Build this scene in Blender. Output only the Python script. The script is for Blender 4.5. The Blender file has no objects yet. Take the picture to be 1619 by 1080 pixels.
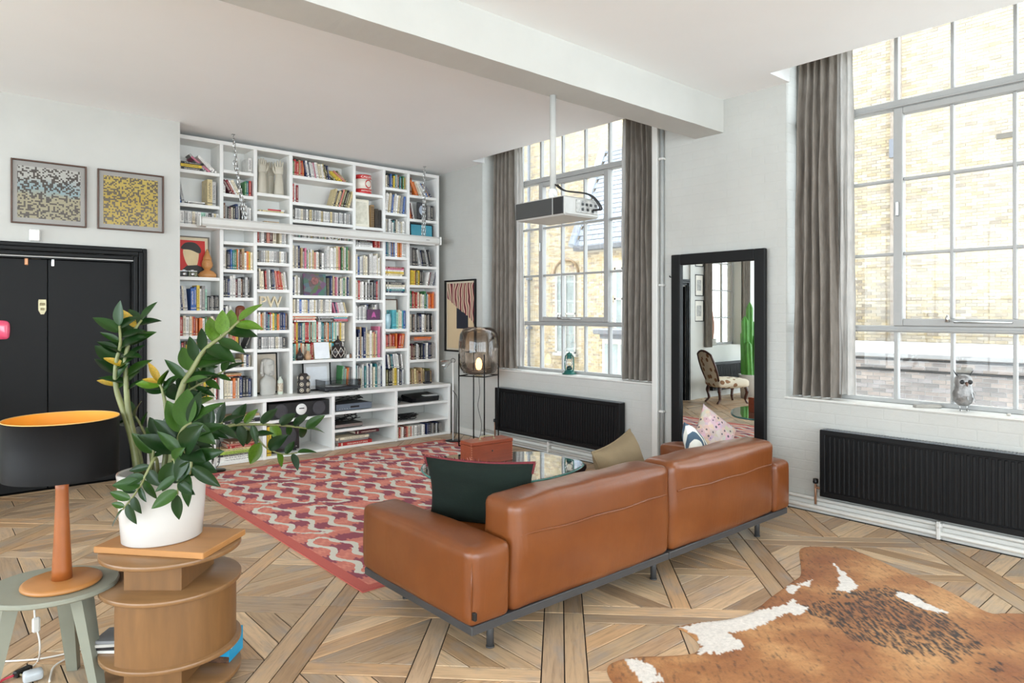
import bpy, math, random
import numpy as np
from mathutils import Vector, Matrix, noise
RND = random.Random(7)
SC = bpy.context.scene
COL = SC.collection
PI = math.pi
# ------------------------------------------------------------------ camera
EYE = 1.5
YAW = math.radians(41.0379)
cam = bpy.data.cameras.new('camera'); cam.lens = 24.0; cam.sensor_width = 36.0
cam.shift_y = -44.0 / 1619.0; cam.clip_start = 0.05
camo = bpy.data.objects.new('camera', cam); COL.objects.link(camo)
camo.location = (0, 0, EYE); camo.rotation_euler = (PI / 2, 0, -YAW)
SC.camera = camo
FW = (math.sin(YAW), math.cos(YAW)); RT = (math.cos(YAW), -math.sin(YAW)); FPX = 1079.33
def ray(px, py):
    k = (px - 809.5) / FPX
    return (FW[0] + RT[0] * k, FW[1] + RT[1] * k, (496 - py) / FPX)
def at(px, py, x=None, y=None, z=None, d=None):
    r = ray(px, py)
    t = d if d is not None else (x / r[0] if x is not None else (y / r[1] if y is not None else (z - EYE) / r[2]))
    return Vector((r[0] * t, r[1] * t, EYE + r[2] * t))
def proj(p):
    dd = FW[0] * p[0] + FW[1] * p[1]; l = RT[0] * p[0] + RT[1] * p[1]
    if dd < .2: return (-9999, -9999, .2)
    return (809.5 + FPX * l / dd, 496 - FPX * (p[2] - EYE) / dd, dd)
# ------------------------------------------------------------------ sky, exposure
W = bpy.data.worlds.new('overcast_sky'); SC.world = W; W.use_nodes = True
wn = W.node_tree.nodes; wl = W.node_tree.links
bg = wn['Background']; bg.inputs[0].default_value = (0.83, 0.925, 1.0, 1); bg.inputs[1].default_value = 9.2
SC.view_settings.view_transform = 'Standard'; SC.view_settings.look = 'None'
SC.view_settings.gamma = 1.0; SC.view_settings.exposure = 0.09
SC.view_settings.use_curve_mapping = False
SC.cycles.use_denoising = True
SC.cycles.max_bounces = 10; SC.cycles.diffuse_bounces = 6; SC.cycles.glossy_bounces = 5
SC.cycles.transmission_bounces = 6; SC.cycles.transparent_max_bounces = 16
SC.cycles.sample_clamp_indirect = 6.0; SC.cycles.caustics_reflective = False; SC.cycles.caustics_refractive = False
# ------------------------------------------------------------------ room numbers (metres)
XR, XL, YF, YB, YD, ZC = 5.14, -4.6, -4.6, 7.48, 6.93, 3.31
WINX = 5.35
# ------------------------------------------------------------------ colour + material helpers
def s(r, g=None, b=None):
    if g is None: r, g, b = r
    return tuple(((c / 255) / 12.92 if c <= 10 else ((c / 255 + .055) / 1.055) ** 2.4) for c in (r, g, b)) + (1.0,)
MATS = {}
def newmat(name):
    m = bpy.data.materials.new(name); m.use_nodes = True
    nt = m.node_tree; b = nt.nodes['Principled BSDF']
    MATS[name] = m
    return m, nt, b
def nd(nt, t, **k):
    n = nt.nodes.new(t)
    for a, v in k.items(): setattr(n, a, v)
    return n
def val(nt, op, a, b=None, c=None):
    n = nd(nt, 'ShaderNodeMath', operation=op)
    for i, x in enumerate((a, b, c)):
        if x is None: continue
        if isinstance(x, (int, float)): n.inputs[i].default_value = x
        else: nt.links.new(x, n.inputs[i])
    return n.outputs[0]
def mixc(nt, f, a, b):
    n = nd(nt, 'ShaderNodeMix', data_type='RGBA')
    for i, x in ((0, f), (6, a), (7, b)):
        if isinstance(x, (int, float)): n.inputs[i].default_value = x
        elif isinstance(x, tuple): n.inputs[i].default_value = x
        else: nt.links.new(x, n.inputs[i])
    return n.outputs[2]
def coords(nt, kind='Object', scale=(1, 1, 1)):
    t = nd(nt, 'ShaderNodeTexCoord'); mp = nd(nt, 'ShaderNodeMapping'); mp.inputs['Scale'].default_value = scale
    nt.links.new(t.outputs[kind], mp.inputs[0]); return mp.outputs[0]
def noi(nt, vec, scale, detail=3, rough=.5, dist=0):
    n = nd(nt, 'ShaderNodeTexNoise'); n.inputs['Scale'].default_value = scale; n.inputs['Detail'].default_value = detail
    n.inputs['Roughness'].default_value = rough; n.inputs['Distortion'].default_value = dist
    nt.links.new(vec, n.inputs['Vector']); return n.outputs[0]
def bumpn(nt, b, h, strength, dist=.01):
    n = nd(nt, 'ShaderNodeBump'); n.inputs['Strength'].default_value = strength; n.inputs['Distance'].default_value = dist
    nt.links.new(h, n.inputs['Height']); nt.links.new(n.outputs[0], b.inputs['Normal']); return n
def ramp(nt, f, stops):
    n = nd(nt, 'ShaderNodeValToRGB'); e = n.color_ramp.elements
    e[0].position, e[0].color = stops[0]; e[1].position, e[1].color = stops[-1]
    for p, c in stops[1:-1]:
        k = e.new(p); k.color = c
    nt.links.new(f, n.inputs[0]); return n.outputs[0]
def pm(name, col, rough=.5, metal=0, var=.08, scale=6, bump=0, bscale=80, stretch=(1, 1, 1), col2=None, coat=0, emis=0, sheen=0, kind='Object'):
    if name in MATS: return MATS[name]
    m, nt, b = newmat(name)
    v = coords(nt, kind, stretch)
    f = noi(nt, v, scale, 4, .6)
    if col2 is None:
        a = tuple(c * (1 - var) for c in col[:3]) + (1,); c2 = tuple(min(1, c * (1 + var)) for c in col[:3]) + (1,)
    else: a, c2 = col, col2
    o = ramp(nt, f, [(.3, a), (.7, c2)])
    nt.links.new(o, b.inputs['Base Color'])
    b.inputs['Roughness'].default_value = rough; b.inputs['Metallic'].default_value = metal
    if coat: b.inputs['Coat Weight'].default_value = coat; b.inputs['Coat Roughness'].default_value = .15
    if sheen: b.inputs['Sheen Weight'].default_value = sheen
    if emis:
        nt.links.new(o, b.inputs['Emission Color']); b.inputs['Emission Strength'].default_value = emis
    if bump: bumpn(nt, b, noi(nt, v, bscale, 3), bump)
    return m
def am(name, rough=.5, var=.12, scale=12, stretch=(1, 1, 1), bump=0, bscale=80, sheen=0):
    m, nt, b = newmat(name)
    a = nd(nt, 'ShaderNodeAttribute', attribute_name='col')
    v = coords(nt, 'Object', stretch); f = noi(nt, v, scale, 4, .6)
    k = ramp(nt, f, [(.3, (1 - var,) * 3 + (1,)), (.7, (1 + var,) * 3 + (1,))])
    n = nd(nt, 'ShaderNodeMix', data_type='RGBA', blend_type='MULTIPLY'); n.inputs[0].default_value = 1
    nt.links.new(a.outputs[0], n.inputs[6]); nt.links.new(k, n.inputs[7])
    nt.links.new(n.outputs[2], b.inputs['Base Color']); b.inputs['Roughness'].default_value = rough
    if sheen: b.inputs['Sheen Weight'].default_value = sheen
    if bump: bumpn(nt, b, noi(nt, v, bscale, 3), bump)
    return m
def glassmat(name, tint=(1, 1, 1, 1), refl=.08, rough=.02):
    m, nt, b = newmat(name); nt.nodes.remove(b)
    out = nt.nodes['Material Output']
    tr = nd(nt, 'ShaderNodeBsdfTransparent'); tr.inputs[0].default_value = tint
    gl = nd(nt, 'ShaderNodeBsdfGlossy'); gl.inputs['Roughness'].default_value = rough
    fr = nd(nt, 'ShaderNodeFresnel'); fr.inputs[0].default_value = 1.45
    f = val(nt, 'MULTIPLY', fr.outputs[0], refl / .04)
    f = val(nt, 'MINIMUM', f, .9)
    g = noi(nt, coords(nt), 30, 2); f = val(nt, 'MULTIPLY', f, val(nt, 'ADD', val(nt, 'MULTIPLY', g, .1), .95))
    mx = nd(nt, 'ShaderNodeMixShader'); nt.links.new(f, mx.inputs[0]); nt.links.new(tr.outputs[0], mx.inputs[1]); nt.links.new(gl.outputs[0], mx.inputs[2])
    nt.links.new(mx.outputs[0], out.inputs[0]); return m
# ------------------------------------------------------------------ mesh builder
class MB:
    def __init__(self, M=None):
        self.v = []; self.f = []; self.m = []; self.c = []; self.s = []; self.uv = []; self.M = M
    def add(self, vs, fs, mi=0, col=None, smooth=False, uv=None):
        o = len(self.v)
        if self.M is not None: vs = [self.M @ Vector(p) for p in vs]
        self.v += [tuple(p) for p in vs]
        for k, f in enumerate(fs):
            self.f.append([o + i for i in f]); self.m.append(mi); self.c.append(col); self.s.append(smooth)
            self.uv.append(uv[k] if uv else None)
        return self
    def box(self, x0, x1, y0, y1, z0, z1, mi=0, col=None):
        v = [(x, y, z) for z in (z0, z1) for y in (y0, y1) for x in (x0, x1)]
        return self.add(v, [(0, 2, 3, 1), (4, 5, 7, 6), (0, 1, 5, 4), (2, 6, 7, 3), (0, 4, 6, 2), (1, 3, 7, 5)], mi, col)
    def cbox(self, x0, x1, y0, y1, z0, z1, b=.004, mi=0, col=None):
        b = min(b, (x1 - x0) * .45, (y1 - y0) * .45, (z1 - z0) * .45)
        v = []; idx = {}
        for ix, X in ((0, (x0, x0 + b)), (1, (x1, x1 - b))):
            for iy, Y in ((0, (y0, y0 + b)), (1, (y1, y1 - b))):
                for iz, Z in ((0, (z0, z0 + b)), (1, (z1, z1 - b))):
                    idx[ix, iy, iz] = len(v); v += [(X[0], Y[1], Z[1]), (X[1], Y[0], Z[1]), (X[1], Y[1], Z[0])]
        I = lambda a, b_, c, k: idx[a, b_, c] + k
        f = []
        for t in (0, 1):
            q = [(0, 0), (1, 0), (1, 1), (0, 1)]
            if t == 0: q = q[::-1]
            f.append([I(t, a, c, 0) for a, c in q]); f.append([I(a, t, c, 1) for a, c in q[::-1]]); f.append([I(a, c, t, 2) for a, c in q])
        for a in (0, 1):
            for c in (0, 1):
                f.append([I(a, c, 0, 0), I(a, c, 1, 0), I(a, c, 1, 1), I(a, c, 0, 1)][:: (1 if (a + c) % 2 else -1)])
                f.append([I(a, 0, c, 0), I(a, 1, c, 0), I(a, 1, c, 2), I(a, 0, c, 2)][:: (-1 if (a + c) % 2 else 1)])
                f.append([I(0, a, c, 1), I(1, a, c, 1), I(1, a, c, 2), I(0, a, c, 2)][:: (1 if (a + c) % 2 else -1)])
                for e in (0, 1): f.append([I(a, c, e, 0), I(a, c, e, 1), I(a, c, e, 2)][:: (1 if (a + c + e) % 2 else -1)])
        return self.add(v, f, mi, col)
    def prism(self, poly, z0, z1, b=0, mi=0, col=None, smooth=False):
        n = len(poly); A = sum(poly[i][0] * poly[(i + 1) % n][1] - poly[(i + 1) % n][0] * poly[i][1] for i in range(n))
        if A < 0: poly = poly[::-1]
        if b:
            ins = inset(poly, b)
            rings = [(ins, z0), (poly, z0 + b), (poly, z1 - b), (ins, z1)]
        else: rings = [(poly, z0), (poly, z1)]
        v = [(p[0], p[1], z) for R, z in rings for p in R]; f = []
        for r in range(len(rings) - 1):
            for i in range(n): f.append((r * n + i, r * n + (i + 1) % n, (r + 1) * n + (i + 1) % n, (r + 1) * n + i))
        self.add(v, f, mi, col, smooth)
        o = len(self.v) - len(v)
        self.f += [[o + i for i in range(n)][::-1], [o + (len(rings) - 1) * n + i for i in range(n)]]
        self.m += [mi, mi]; self.c += [col, col]; self.s += [False, False]; self.uv += [None, None]
        return self
    def tube(self, path, r, n=8, mi=0, col=None, closed=False, caps=True, up=None):
        P = [Vector(p) for p in path]; k = len(P); R = r if isinstance(r, (list, tuple)) else [r] * k
        v = []; N = None
        for i in range(k):
            if closed: t = (P[(i + 1) % k] - P[i - 1])
            else: t = P[min(i + 1, k - 1)] - P[max(i - 1, 0)]
            t = t.normalized() if t.length > 1e-9 else Vector((0, 0, 1))
            if N is None:
                N = t.orthogonal().normalized() if up is None else (Vector(up) - t * t.dot(Vector(up))).normalized()
            else:
                N = N - t * N.dot(t); N = N.normalized() if N.length > 1e-6 else t.orthogonal().normalized()
            B = t.cross(N)
            for j in range(n):
                a = 2 * PI * j / n; v.append(P[i] + (N * math.cos(a) + B * math.sin(a)) * R[i])
        f = []
        for i in range(k if closed else k - 1):
            for j in range(n): f.append((i * n + j, i * n + (j + 1) % n, ((i + 1) % k) * n + (j + 1) % n, ((i + 1) % k) * n + j))
        self.add(v, f, mi, col, True)
        if caps and not closed:
            o = len(self.v) - len(v)
            self.f += [[o + j for j in range(n)][::-1], [o + (k - 1) * n + j for j in range(n)]]
            self.m += [mi, mi]; self.c += [col, col]; self.s += [False, False]; self.uv += [None, None]
        return self
    def lathe(self, prof, n=28, c=(0, 0, 0), sx=1, sy=1, mi=0, col=None, smooth=True):
        v = []; f = []; k = len(prof)
        for r, z in prof:
            for j in range(n):
                a = 2 * PI * j / n; v.append((c[0] + r * sx * math.cos(a), c[1] + r * sy * math.sin(a), c[2] + z))
        for i in range(k - 1):
            for j in range(n): f.append((i * n + j, i * n + (j + 1) % n, (i + 1) * n + (j + 1) % n, (i + 1) * n + j))
        if prof[0][0] > 1e-5: f.append(list(range(n))[::-1])
        if prof[-1][0] > 1e-5: f.append([(k - 1) * n + j for j in range(n)])
        return self.add(v, f, mi, col, smooth)
    def grid(self, fn, nu, nv, mi=0, col=None, closeu=False, smooth=True):
        v = [fn(i / (nu if closeu else nu - 1), j / (nv - 1)) for j in range(nv) for i in range(nu)]; f = []
        for j in range(nv - 1):
            for i in range(nu if closeu else nu - 1):
                i2 = (i + 1) % nu; f.append((j * nu + i, j * nu + i2, (j + 1) * nu + i2, (j + 1) * nu + i))
        return self.add(v, f, mi, col, smooth)
    def soft(self, c, sz, r, puff=(0, 0, 0), n=10, mi=0, col=None, wob=0, seed=0):
        hx, hy, hz = (a / 2 for a in sz); v = []; f = []; key = {}
        g = [math.sin((i / n * 2 - 1) * PI / 2 * .92) / math.sin(PI / 2 * .92) for i in range(n + 1)]
        def vid(p):
            k = tuple(round(q, 5) for q in p)
            if k not in key:
                x, y, z = p; q = Vector((x * hx, y * hy, z * hz))
                inn = Vector((max(-hx + r, min(hx - r, q.x)), max(-hy + r, min(hy - r, q.y)), max(-hz + r, min(hz - r, q.z))))
                dlt = q - inn
                q = inn + dlt.normalized() * r if dlt.length > 1e-9 else q
                q.x += math.copysign(1, x) * abs(x) ** 3 * puff[0] * (1 - y * y) * (1 - z * z)
                q.y += math.copysign(1, y) * abs(y) ** 3 * puff[1] * (1 - x * x) * (1 - z * z)
                q.z += math.copysign(1, z) * abs(z) ** 3 * puff[2] * (1 - x * x) * (1 - y * y)
                if wob:
                    w = noise.noise_vector(Vector((q.x * 5 + seed, q.y * 5, q.z * 5))) * wob
                    q += w
                key[k] = len(v); v.append((c[0] + q.x, c[1] + q.y, c[2] + q.z))
            return key[k]
        for ax in range(3):
            for sg in (-1, 1):
                for i in range(n):
                    for j in range(n):
                        q = []
                        for di, dj in ((0, 0), (1, 0), (1, 1), (0, 1)):
                            p = [0, 0, 0]; p[ax] = sg; p[(ax + 1) % 3] = g[i + di]; p[(ax + 2) % 3] = g[j + dj]; q.append(vid(p))
                        f.append(q if sg > 0 else q[::-1])
        return self.add(v, f, mi, col, True)
    def build(self, name, mats, parent=None, smooth=None):
        me = bpy.data.meshes.new(name); me.from_pydata(self.v, [], self.f)
        if not isinstance(mats, (list, tuple)): mats = [mats]
        for m in mats: me.materials.append(m)
        np_ = len(me.polygons)
        me.polygons.foreach_set('material_index', self.m[:np_])
        me.polygons.foreach_set('use_smooth', [bool(x) if smooth is None else smooth for x in self.s][:np_])
        if any(c is not None for c in self.c):
            ca = me.color_attributes.new('col', 'FLOAT_COLOR', 'CORNER'); buf = []
            for p, c in zip(self.f, self.c): buf += list(c or (1, 1, 1, 1)) * len(p)
            ca.data.foreach_set('color', buf)
        if any(u is not None for u in self.uv):
            ul = me.uv_layers.new(name='UVMap'); buf = []
            for p, u in zip(self.f, self.uv):
                for k in range(len(p)): buf += list(u[k]) if u else [-1, -1]
            ul.data.foreach_set('uv', buf)
        me.update()
        return link(name, me, parent)
def link(name, me, parent=None):
    o = bpy.data.objects.new(name, me); COL.objects.link(o)
    if parent is not None: o.parent = parent
    return o
def inset(poly, d):
    n = len(poly); out = []
    for i in range(n):
        p0, p1, p2 = (Vector(poly[j % n][:2]) for j in (i - 1, i, i + 1))
        a = (p1 - p0).normalized(); b = (p2 - p1).normalized()
        na = Vector((-a.y, a.x)); nb = Vector((-b.y, b.x)); m = na + nb
        k = m.length_squared
        m = m * (2 / k) if k > .05 else na
        if m.length > 3: m = m.normalized() * 3
        out.append((p1.x + m.x * d, p1.y + m.y * d))
    return out
def smoothpoly(pts, k=6):
    n = len(pts); out = []
    for i in range(n):
        p0, p1, p2, p3 = (Vector(pts[(i + j) % n]) for j in (-1, 0, 1, 2))
        for q in range(k):
            t = q / k
            out.append(tuple(.5 * ((2 * p1) + (p2 - p0) * t + (2 * p0 - 5 * p1 + 4 * p2 - p3) * t * t + (-p0 + 3 * p1 - 3 * p2 + p3) * t ** 3)))
    return out
def spline(pts, k=6):
    P = [Vector(p) for p in pts]; P = [2 * P[0] - P[1]] + P + [2 * P[-1] - P[-2]]; out = []
    for i in range(1, len(P) - 2):
        p0, p1, p2, p3 = P[i - 1:i + 3]
        for q in range(k):
            t = q / k
            out.append(.5 * ((2 * p1) + (p2 - p0) * t + (2 * p0 - 5 * p1 + 4 * p2 - p3) * t * t + (-p0 + 3 * p1 - 3 * p2 + p3) * t ** 3))
    out.append(P[-2]); return out
def tag(o, label=None, cat=None, group=None, kind=None):
    if label: o['label'] = label
    if cat: o['category'] = cat
    if group: o['group'] = group
    if kind: o['kind'] = kind
    return o
def thing(name, label, cat, loc=(0, 0, 0), rz=0, group=None):
    o = bpy.data.objects.new(name, None); COL.objects.link(o); o.empty_display_size = .05
    o.location = loc; o.rotation_euler = (0, 0, rz); return tag(o, label, cat, group)
def textmesh(name, txt, size, depth, mat, parent=None, M=None, wrap=None):
    cu = bpy.data.curves.new(name, 'FONT'); cu.body = txt; cu.size = size; cu.extrude = depth; cu.align_x = 'CENTER'; cu.align_y = 'CENTER'; cu.resolution_u = 3
    t = bpy.data.objects.new(name, cu); COL.objects.link(t)
    dg = bpy.context.evaluated_depsgraph_get(); me = bpy.data.meshes.new_from_object(t.evaluated_get(dg))
    bpy.data.objects.remove(t); bpy.data.curves.remove(cu)
    if wrap:
        for v in me.vertices:
            a = v.co.x / wrap; z = v.co.z
            v.co = Vector((math.sin(a) * (wrap + z), -math.cos(a) * (wrap + z), v.co.y))
    if M is not None: me.transform(M)
    me.materials.clear(); me.materials.append(mat); me.name = name
    return link(name, me, parent)
# ------------------------------------------------------------------ shared materials
WALL, nt, b = newmat('white_wall_paint')
v = coords(nt); f = noi(nt, v, 1.6, 5, .6)
nt.links.new(ramp(nt, f, [(.3, s(193, 193, 188)), (.7, s(201, 201, 196))]), b.inputs['Base Color']); b.inputs['Roughness'].default_value = .62
bumpn(nt, b, noi(nt, v, 14, 5, .6), .12, .01)
WALLB, nt, b = newmat('white_painted_brick')
v = coords(nt); mp = nd(nt, 'ShaderNodeMapping'); mp.inputs['Rotation'].default_value = (0, PI / 2, PI / 2); nt.links.new(v, mp.inputs[0])
br = nd(nt, 'ShaderNodeTexBrick'); br.inputs['Scale'].default_value = 1; br.inputs['Brick Width'].default_value = .225; br.inputs['Row Height'].default_value = .075
br.inputs['Mortar Size'].default_value = .006; br.inputs['Mortar Smooth'].default_value = .6
sx = nd(nt, 'ShaderNodeSeparateXYZ'); nt.links.new(v, sx.inputs[0]); cx = nd(nt, 'ShaderNodeCombineXYZ')
nt.links.new(sx.outputs[1], cx.inputs[0]); nt.links.new(sx.outputs[2], cx.inputs[1]); nt.links.new(cx.outputs[0], br.inputs[0])
f = noi(nt, v, 2, 5, .6)
nt.links.new(ramp(nt, f, [(.3, s(184, 184, 179)), (.7, s(192, 192, 187))]), b.inputs['Base Color']); b.inputs['Roughness'].default_value = .55
h = val(nt, 'SUBTRACT', noi(nt, v, 20, 4, .6), val(nt, 'MULTIPLY', br.outputs['Fac'], .8))
bumpn(nt, b, h, .22, .012)
CEIL = pm('ceiling_plaster', s(247, 248, 248), .7, var=.008, scale=2.5, bump=.1, bscale=9)
TRIM = pm('white_gloss_trim', s(212, 211, 206), .35, var=.02, scale=9)
STEEL_W = pm('pale_grey_window_steel', s(158, 158, 156), .4, var=.03, scale=7)
BLACKP = pm('black_satin_paint', s(11, 11, 11), .5, var=.1, scale=4); BLACKP.node_tree.nodes['Principled BSDF'].inputs['Specular IOR Level'].default_value = .25
GLASS = glassmat('window_glass', (.99, .993, .99, 1), .016)
DARK = pm('black_plastic', s(22, 22, 23), .4, var=.1, scale=20)
BLACKM = pm('black_metal', s(24, 24, 25), .35, metal=.6, var=.1, scale=20)
CHROME = pm('brushed_steel', s(190, 190, 188), .28, metal=1, var=.05, scale=30)
WHITEP = pm('white_plastic', s(235, 235, 232), .35, var=.02, scale=20)
# ------------------------------------------------------------------ room shell
def struct(mb, name, mat, parent=None):
    o = mb.build(name, mat, parent)
    if parent is None: o['kind'] = 'structure'
    return o
OPEN_R = [(3.89, 6.45), (.10, 2.63)]
m = MB(); T = .36
m.box(XR, XR + T, YF, YB + .12, -.1, .85)
for a, c in ((6.45, YB + .12), (2.63, 3.89), (YF, .10)): m.box(XR, XR + T, a, c, .85, 3.9)
m.box(XR, XR + T, YF, YB, 3.74, 3.9)
struct(m, 'wall_right', WALLB)
for k, (a, c) in enumerate(OPEN_R):
    mm = MB(); mm.cbox(XR - .012, XR + .20, a - .01, c + .01, .835, .853, .006); struct(mm, 'trim_%d' % (k + 1), TRIM)
m = MB(); m.box(1.77, XR, YB, YB + .12, -.1, 3.4); struct(m, 'wall_back', WALL)
# wall with the black double door, and the side of the bookcase alcove
DX0, DX1, DZ = .19, 1.477, 1.975
WX0, WX1, WZ0, WZ1 = -1.62, -.52, .92, 2.95
m = MB()
m.box(XL, WX0, YD, YD + .3, -.1, 3.4); m.box(WX0, WX1, YD, YD + .3, -.1, WZ0); m.box(WX0, WX1, YD, YD + .3, WZ1, 3.4)
m.box(WX1, DX0, YD, YD + .3, -.1, 3.4); m.box(DX0, DX1, YD, YD + .3, DZ, 3.4); m.box(DX1, 1.87, YD, YD + .3, -.1, 3.4)
m.box(1.77, 1.87, YD + .3, YB + .12, -.1, 3.4); m.box(-.055, .078, YD - .03, YD, 0, ZC)
struct(m, 'wall_door_side', WALL)
OPEN_L = [(-4.35, -.9), (-.7, 2.75), (2.95, 6.6)]; OPEN_F = [(-4.35, -1.3), (-1.1, 1.9), (2.1, 5.0)]; OZ0, OZ1 = .35, 3.2  # openings in the unseen walls, sized to let in more daylight
m = MB(); m.box(XL - .3, XL, YF - .3, YD + .3, -.1, OZ0); m.box(XL - .3, XL, YF - .3, YD + .3, OZ1, 3.4)
for a, c in ((YF - .3, -4.35), (-.9, -.7), (2.75, 2.95), (6.6, YD + .3)): m.box(XL - .3, XL, a, c, OZ0, OZ1)
struct(m, 'wall_left', WALL)
m = MB(); m.box(XL, XR + T, YF - .3, YF, -.1, OZ0); m.box(XL, XR + T, YF - .3, YF, OZ1, 3.4)
for a, c in ((XL, -4.35), (-1.3, -1.1), (1.9, 2.1), (5.0, XR + T)): m.box(a, c, YF - .3, YF, OZ0, OZ1)
struct(m, 'wall_front', WALL)
m = MB(); TOP = 3.72
m.box(XL, 4.84, YF, YB, ZC, TOP); m.box(4.84, XR, 2.6, 3.46, ZC, TOP); m.box(4.84, 4.95, 3.46, 6.41, ZC, TOP)
m.box(4.84, XR, 6.41, YB, ZC, TOP); m.box(4.84, XR, YF, .06, ZC, TOP); m.box(XL - .3, XR + T, YF - .3, YB + .12, TOP, 3.9)
struct(m, 'ceiling', CEIL)
m = MB()
def beamf(u, w):
    prof = [(3.18, 3.315), (3.18, 3.03), (3.455, 3.03), (3.455, 3.315)]
    k = min(3, int(round(w * 3))); y, z = prof[k]
    x = XL + (XR - XL) * u
    z += .004 * noise.noise(Vector((x * 6, k * 3, 0))) if k in (1, 2) else 0
    return (x, y + (.004 * noise.noise(Vector((x * 5, k * 7, 5))) if k in (1, 2) else 0), z)
m.grid(beamf, 160, 4, smooth=False); struct(m, 'trim_3', WALL)
bpy.data.objects['trim_3'].name = 'ceiling_beam'
# skirting and the two painted heating pipes along the window wall
m = MB(); m.cbox(XR - .022, XR, YF, YB - .56, 0, .085, .004); struct(m, 'baseboard_right', TRIM)
pp = thing('heating_pipe', 'pair of white painted heating pipes running along the skirting under the windows', 'pipe', (5.09, 3, .05))
for z, x, r in ((.045, 5.093, .017), (.105, 5.105, .014)):
    mm = MB(); mm.tube([(x - 5.09, -5.9 - 0, z - .05), (x - 5.09, 3.4, z - .05)], r, 10); mm.build('pipe', TRIM, pp)
for y in (5.25, 3.35, 1.55, .4):
    mm = MB(); mm.tube([(.0, y - 3, .035), (.0, y - 3, .07)], .022, 8); mm.cbox(-.02, .03, y - 3.012, y - 2.988, -.04, .08, .004); mm.build('pipe_clip', TRIM, pp)
# vertical services beside the far window
cd = thing('service_riser', 'white boxed riser and grey pipe beside the right curtain of the far window', 'pipe', (XR, 3.83, 0))
mm = MB(); mm.cbox(-.05, 0, .0, .062, .0, ZC, .004); mm.build('riser_box', TRIM, cd)
mm = MB(); mm.tube([(-.022, -.035, .0), (-.022, -.035, ZC)], .017, 10); mm.build('riser_pipe', pm('grey_pipe_paint', s(168, 170, 168), .4), cd)
for z in (.6, 1.75, 2.9):
    mm = MB(); mm.cbox(-.045, 0, -.06, -.01, z, z + .02, .003); mm.build('pipe_clip', TRIM, cd)
# ------------------------------------------------------------------ steel windows on the right
def steel_window(name, y0, y1, ya, yb):
    """7 lights between y0 (low) and y1 (high); casement of 3 lights between ya (low) and yb (high)"""
    root = thing(name, None, None); root['kind'] = 'structure'
    p = (yb - ya) / 3; X = WINX
    ys = [ya - 2 * p, ya - p, ya, ya + p, ya + 2 * p, yb, yb + p, yb + 2 * p]
    zt = [.853, 1.39, 3.005, 3.72]; zi = [1.93, 2.465]
    fr = MB(); b = .022
    fr.cbox(X - .025, X + .03, y0, ys[0] + .02, .853, 3.72, .004); fr.cbox(X - .025, X + .03, ys[-1] - .02, y1, .853, 3.72, .004)
    fr.cbox(X - .03, X + .03, y0, y1, .853, .885, .004); fr.cbox(X - .025, X + .03, y0, y1, 3.68, 3.72, .004)
    fr.build('frame', STEEL_W, root)
    for z, h in ((1.39, .026), (3.005, .045)):
        t = MB(); t.cbox(X - .04, X + .03, y0, y1, z - h / 2 - .01, z + h / 2 + .01, .005); t.cbox(X - .055, X - .03, y0 + .02, y1 - .02, z - h / 2 - .002, z - h / 2 + .012, .003); t.build('transom', STEEL_W, root)
    for i in (1, 2, 5, 6):
        t = MB(); t.cbox(X - .028, X + .02, ys[i] - .014, ys[i] + .014, .88, 3.68, .004); t.build('mullion', STEEL_W, root)
    for i in (3, 4):
        for za, zb in ((.88, 1.375), (3.03, 3.68)):
            t = MB(); t.cbox(X - .024, X + .02, ys[i] - .011, ys[i] + .011, za, zb, .004); t.build('mullion', STEEL_W, root)
    cz0, cz1 = 1.412, 2.975
    ca = MB(); w = .052
    ca.cbox(X - .05, X + .015, ya - .01, ya + w, cz0, cz1, .005); ca.cbox(X - .05, X + .015, yb - w, yb + .01, cz0, cz1, .005)
    ca.cbox(X - .05, X + .015, ya + w, yb - w, cz0, cz0 + w, .005); ca.cbox(X - .05, X + .015, ya + w, yb - w, cz1 - w * .9, cz1, .005)
    co = ca.build('casement', STEEL_W, root)
    for i in (3, 4):
        t = MB(); t.cbox(X - .035, X + .012, ys[i] - .011, ys[i] + .011, cz0 + w, cz1 - w * .9, .004); t.build('glazing_bar', STEEL_W, co)
    for z in zi:
        t = MB(); t.cbox(X - .033, X + .012, ya + w, yb - w, z - .011, z + .011, .004); t.build('glazing_bar', STEEL_W, co)
        for a, c in ((ys[0], ya - .012), (yb + .012, ys[-1])):
            t = MB(); t.cbox(X - .028, X + .018, a, c, z - .011, z + .011, .004); t.build('glazing_bar', STEEL_W, root)
    st = MB(); st.tube([(X - .06, ya + .36, cz0 + .03), (X - .075, yb - .38, cz0 + .03)], .006, 6); st.lathe([(.0, 0), (.014, 0), (.012, .03), (.006, .05), (0, .05)], 10, (X - .075, yb - .34, cz0 + .03)); st.build('window_stay', CHROME, co)
    hd = MB(); hd.cbox(X - .07, X - .05, yb - .03, yb - .012, 2.2, 2.3, .004); hd.build('window_handle', CHROME, co)
    zs = [.885, 1.39, 1.93, 2.465, 3.005, 3.68]
    for i in range(7):
        for j in range(5):
            t = MB(); t.box(X - .004, X, ys[i] + .002, ys[i + 1] - .002, zs[j] + .002, zs[j + 1] - .002); t.build('pane', GLASS, root)
    return root
steel_window('window_1', 3.89, 6.45, 4.61, 5.622)
steel_window('window_2', .10, 2.63, .835, 1.897)
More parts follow.
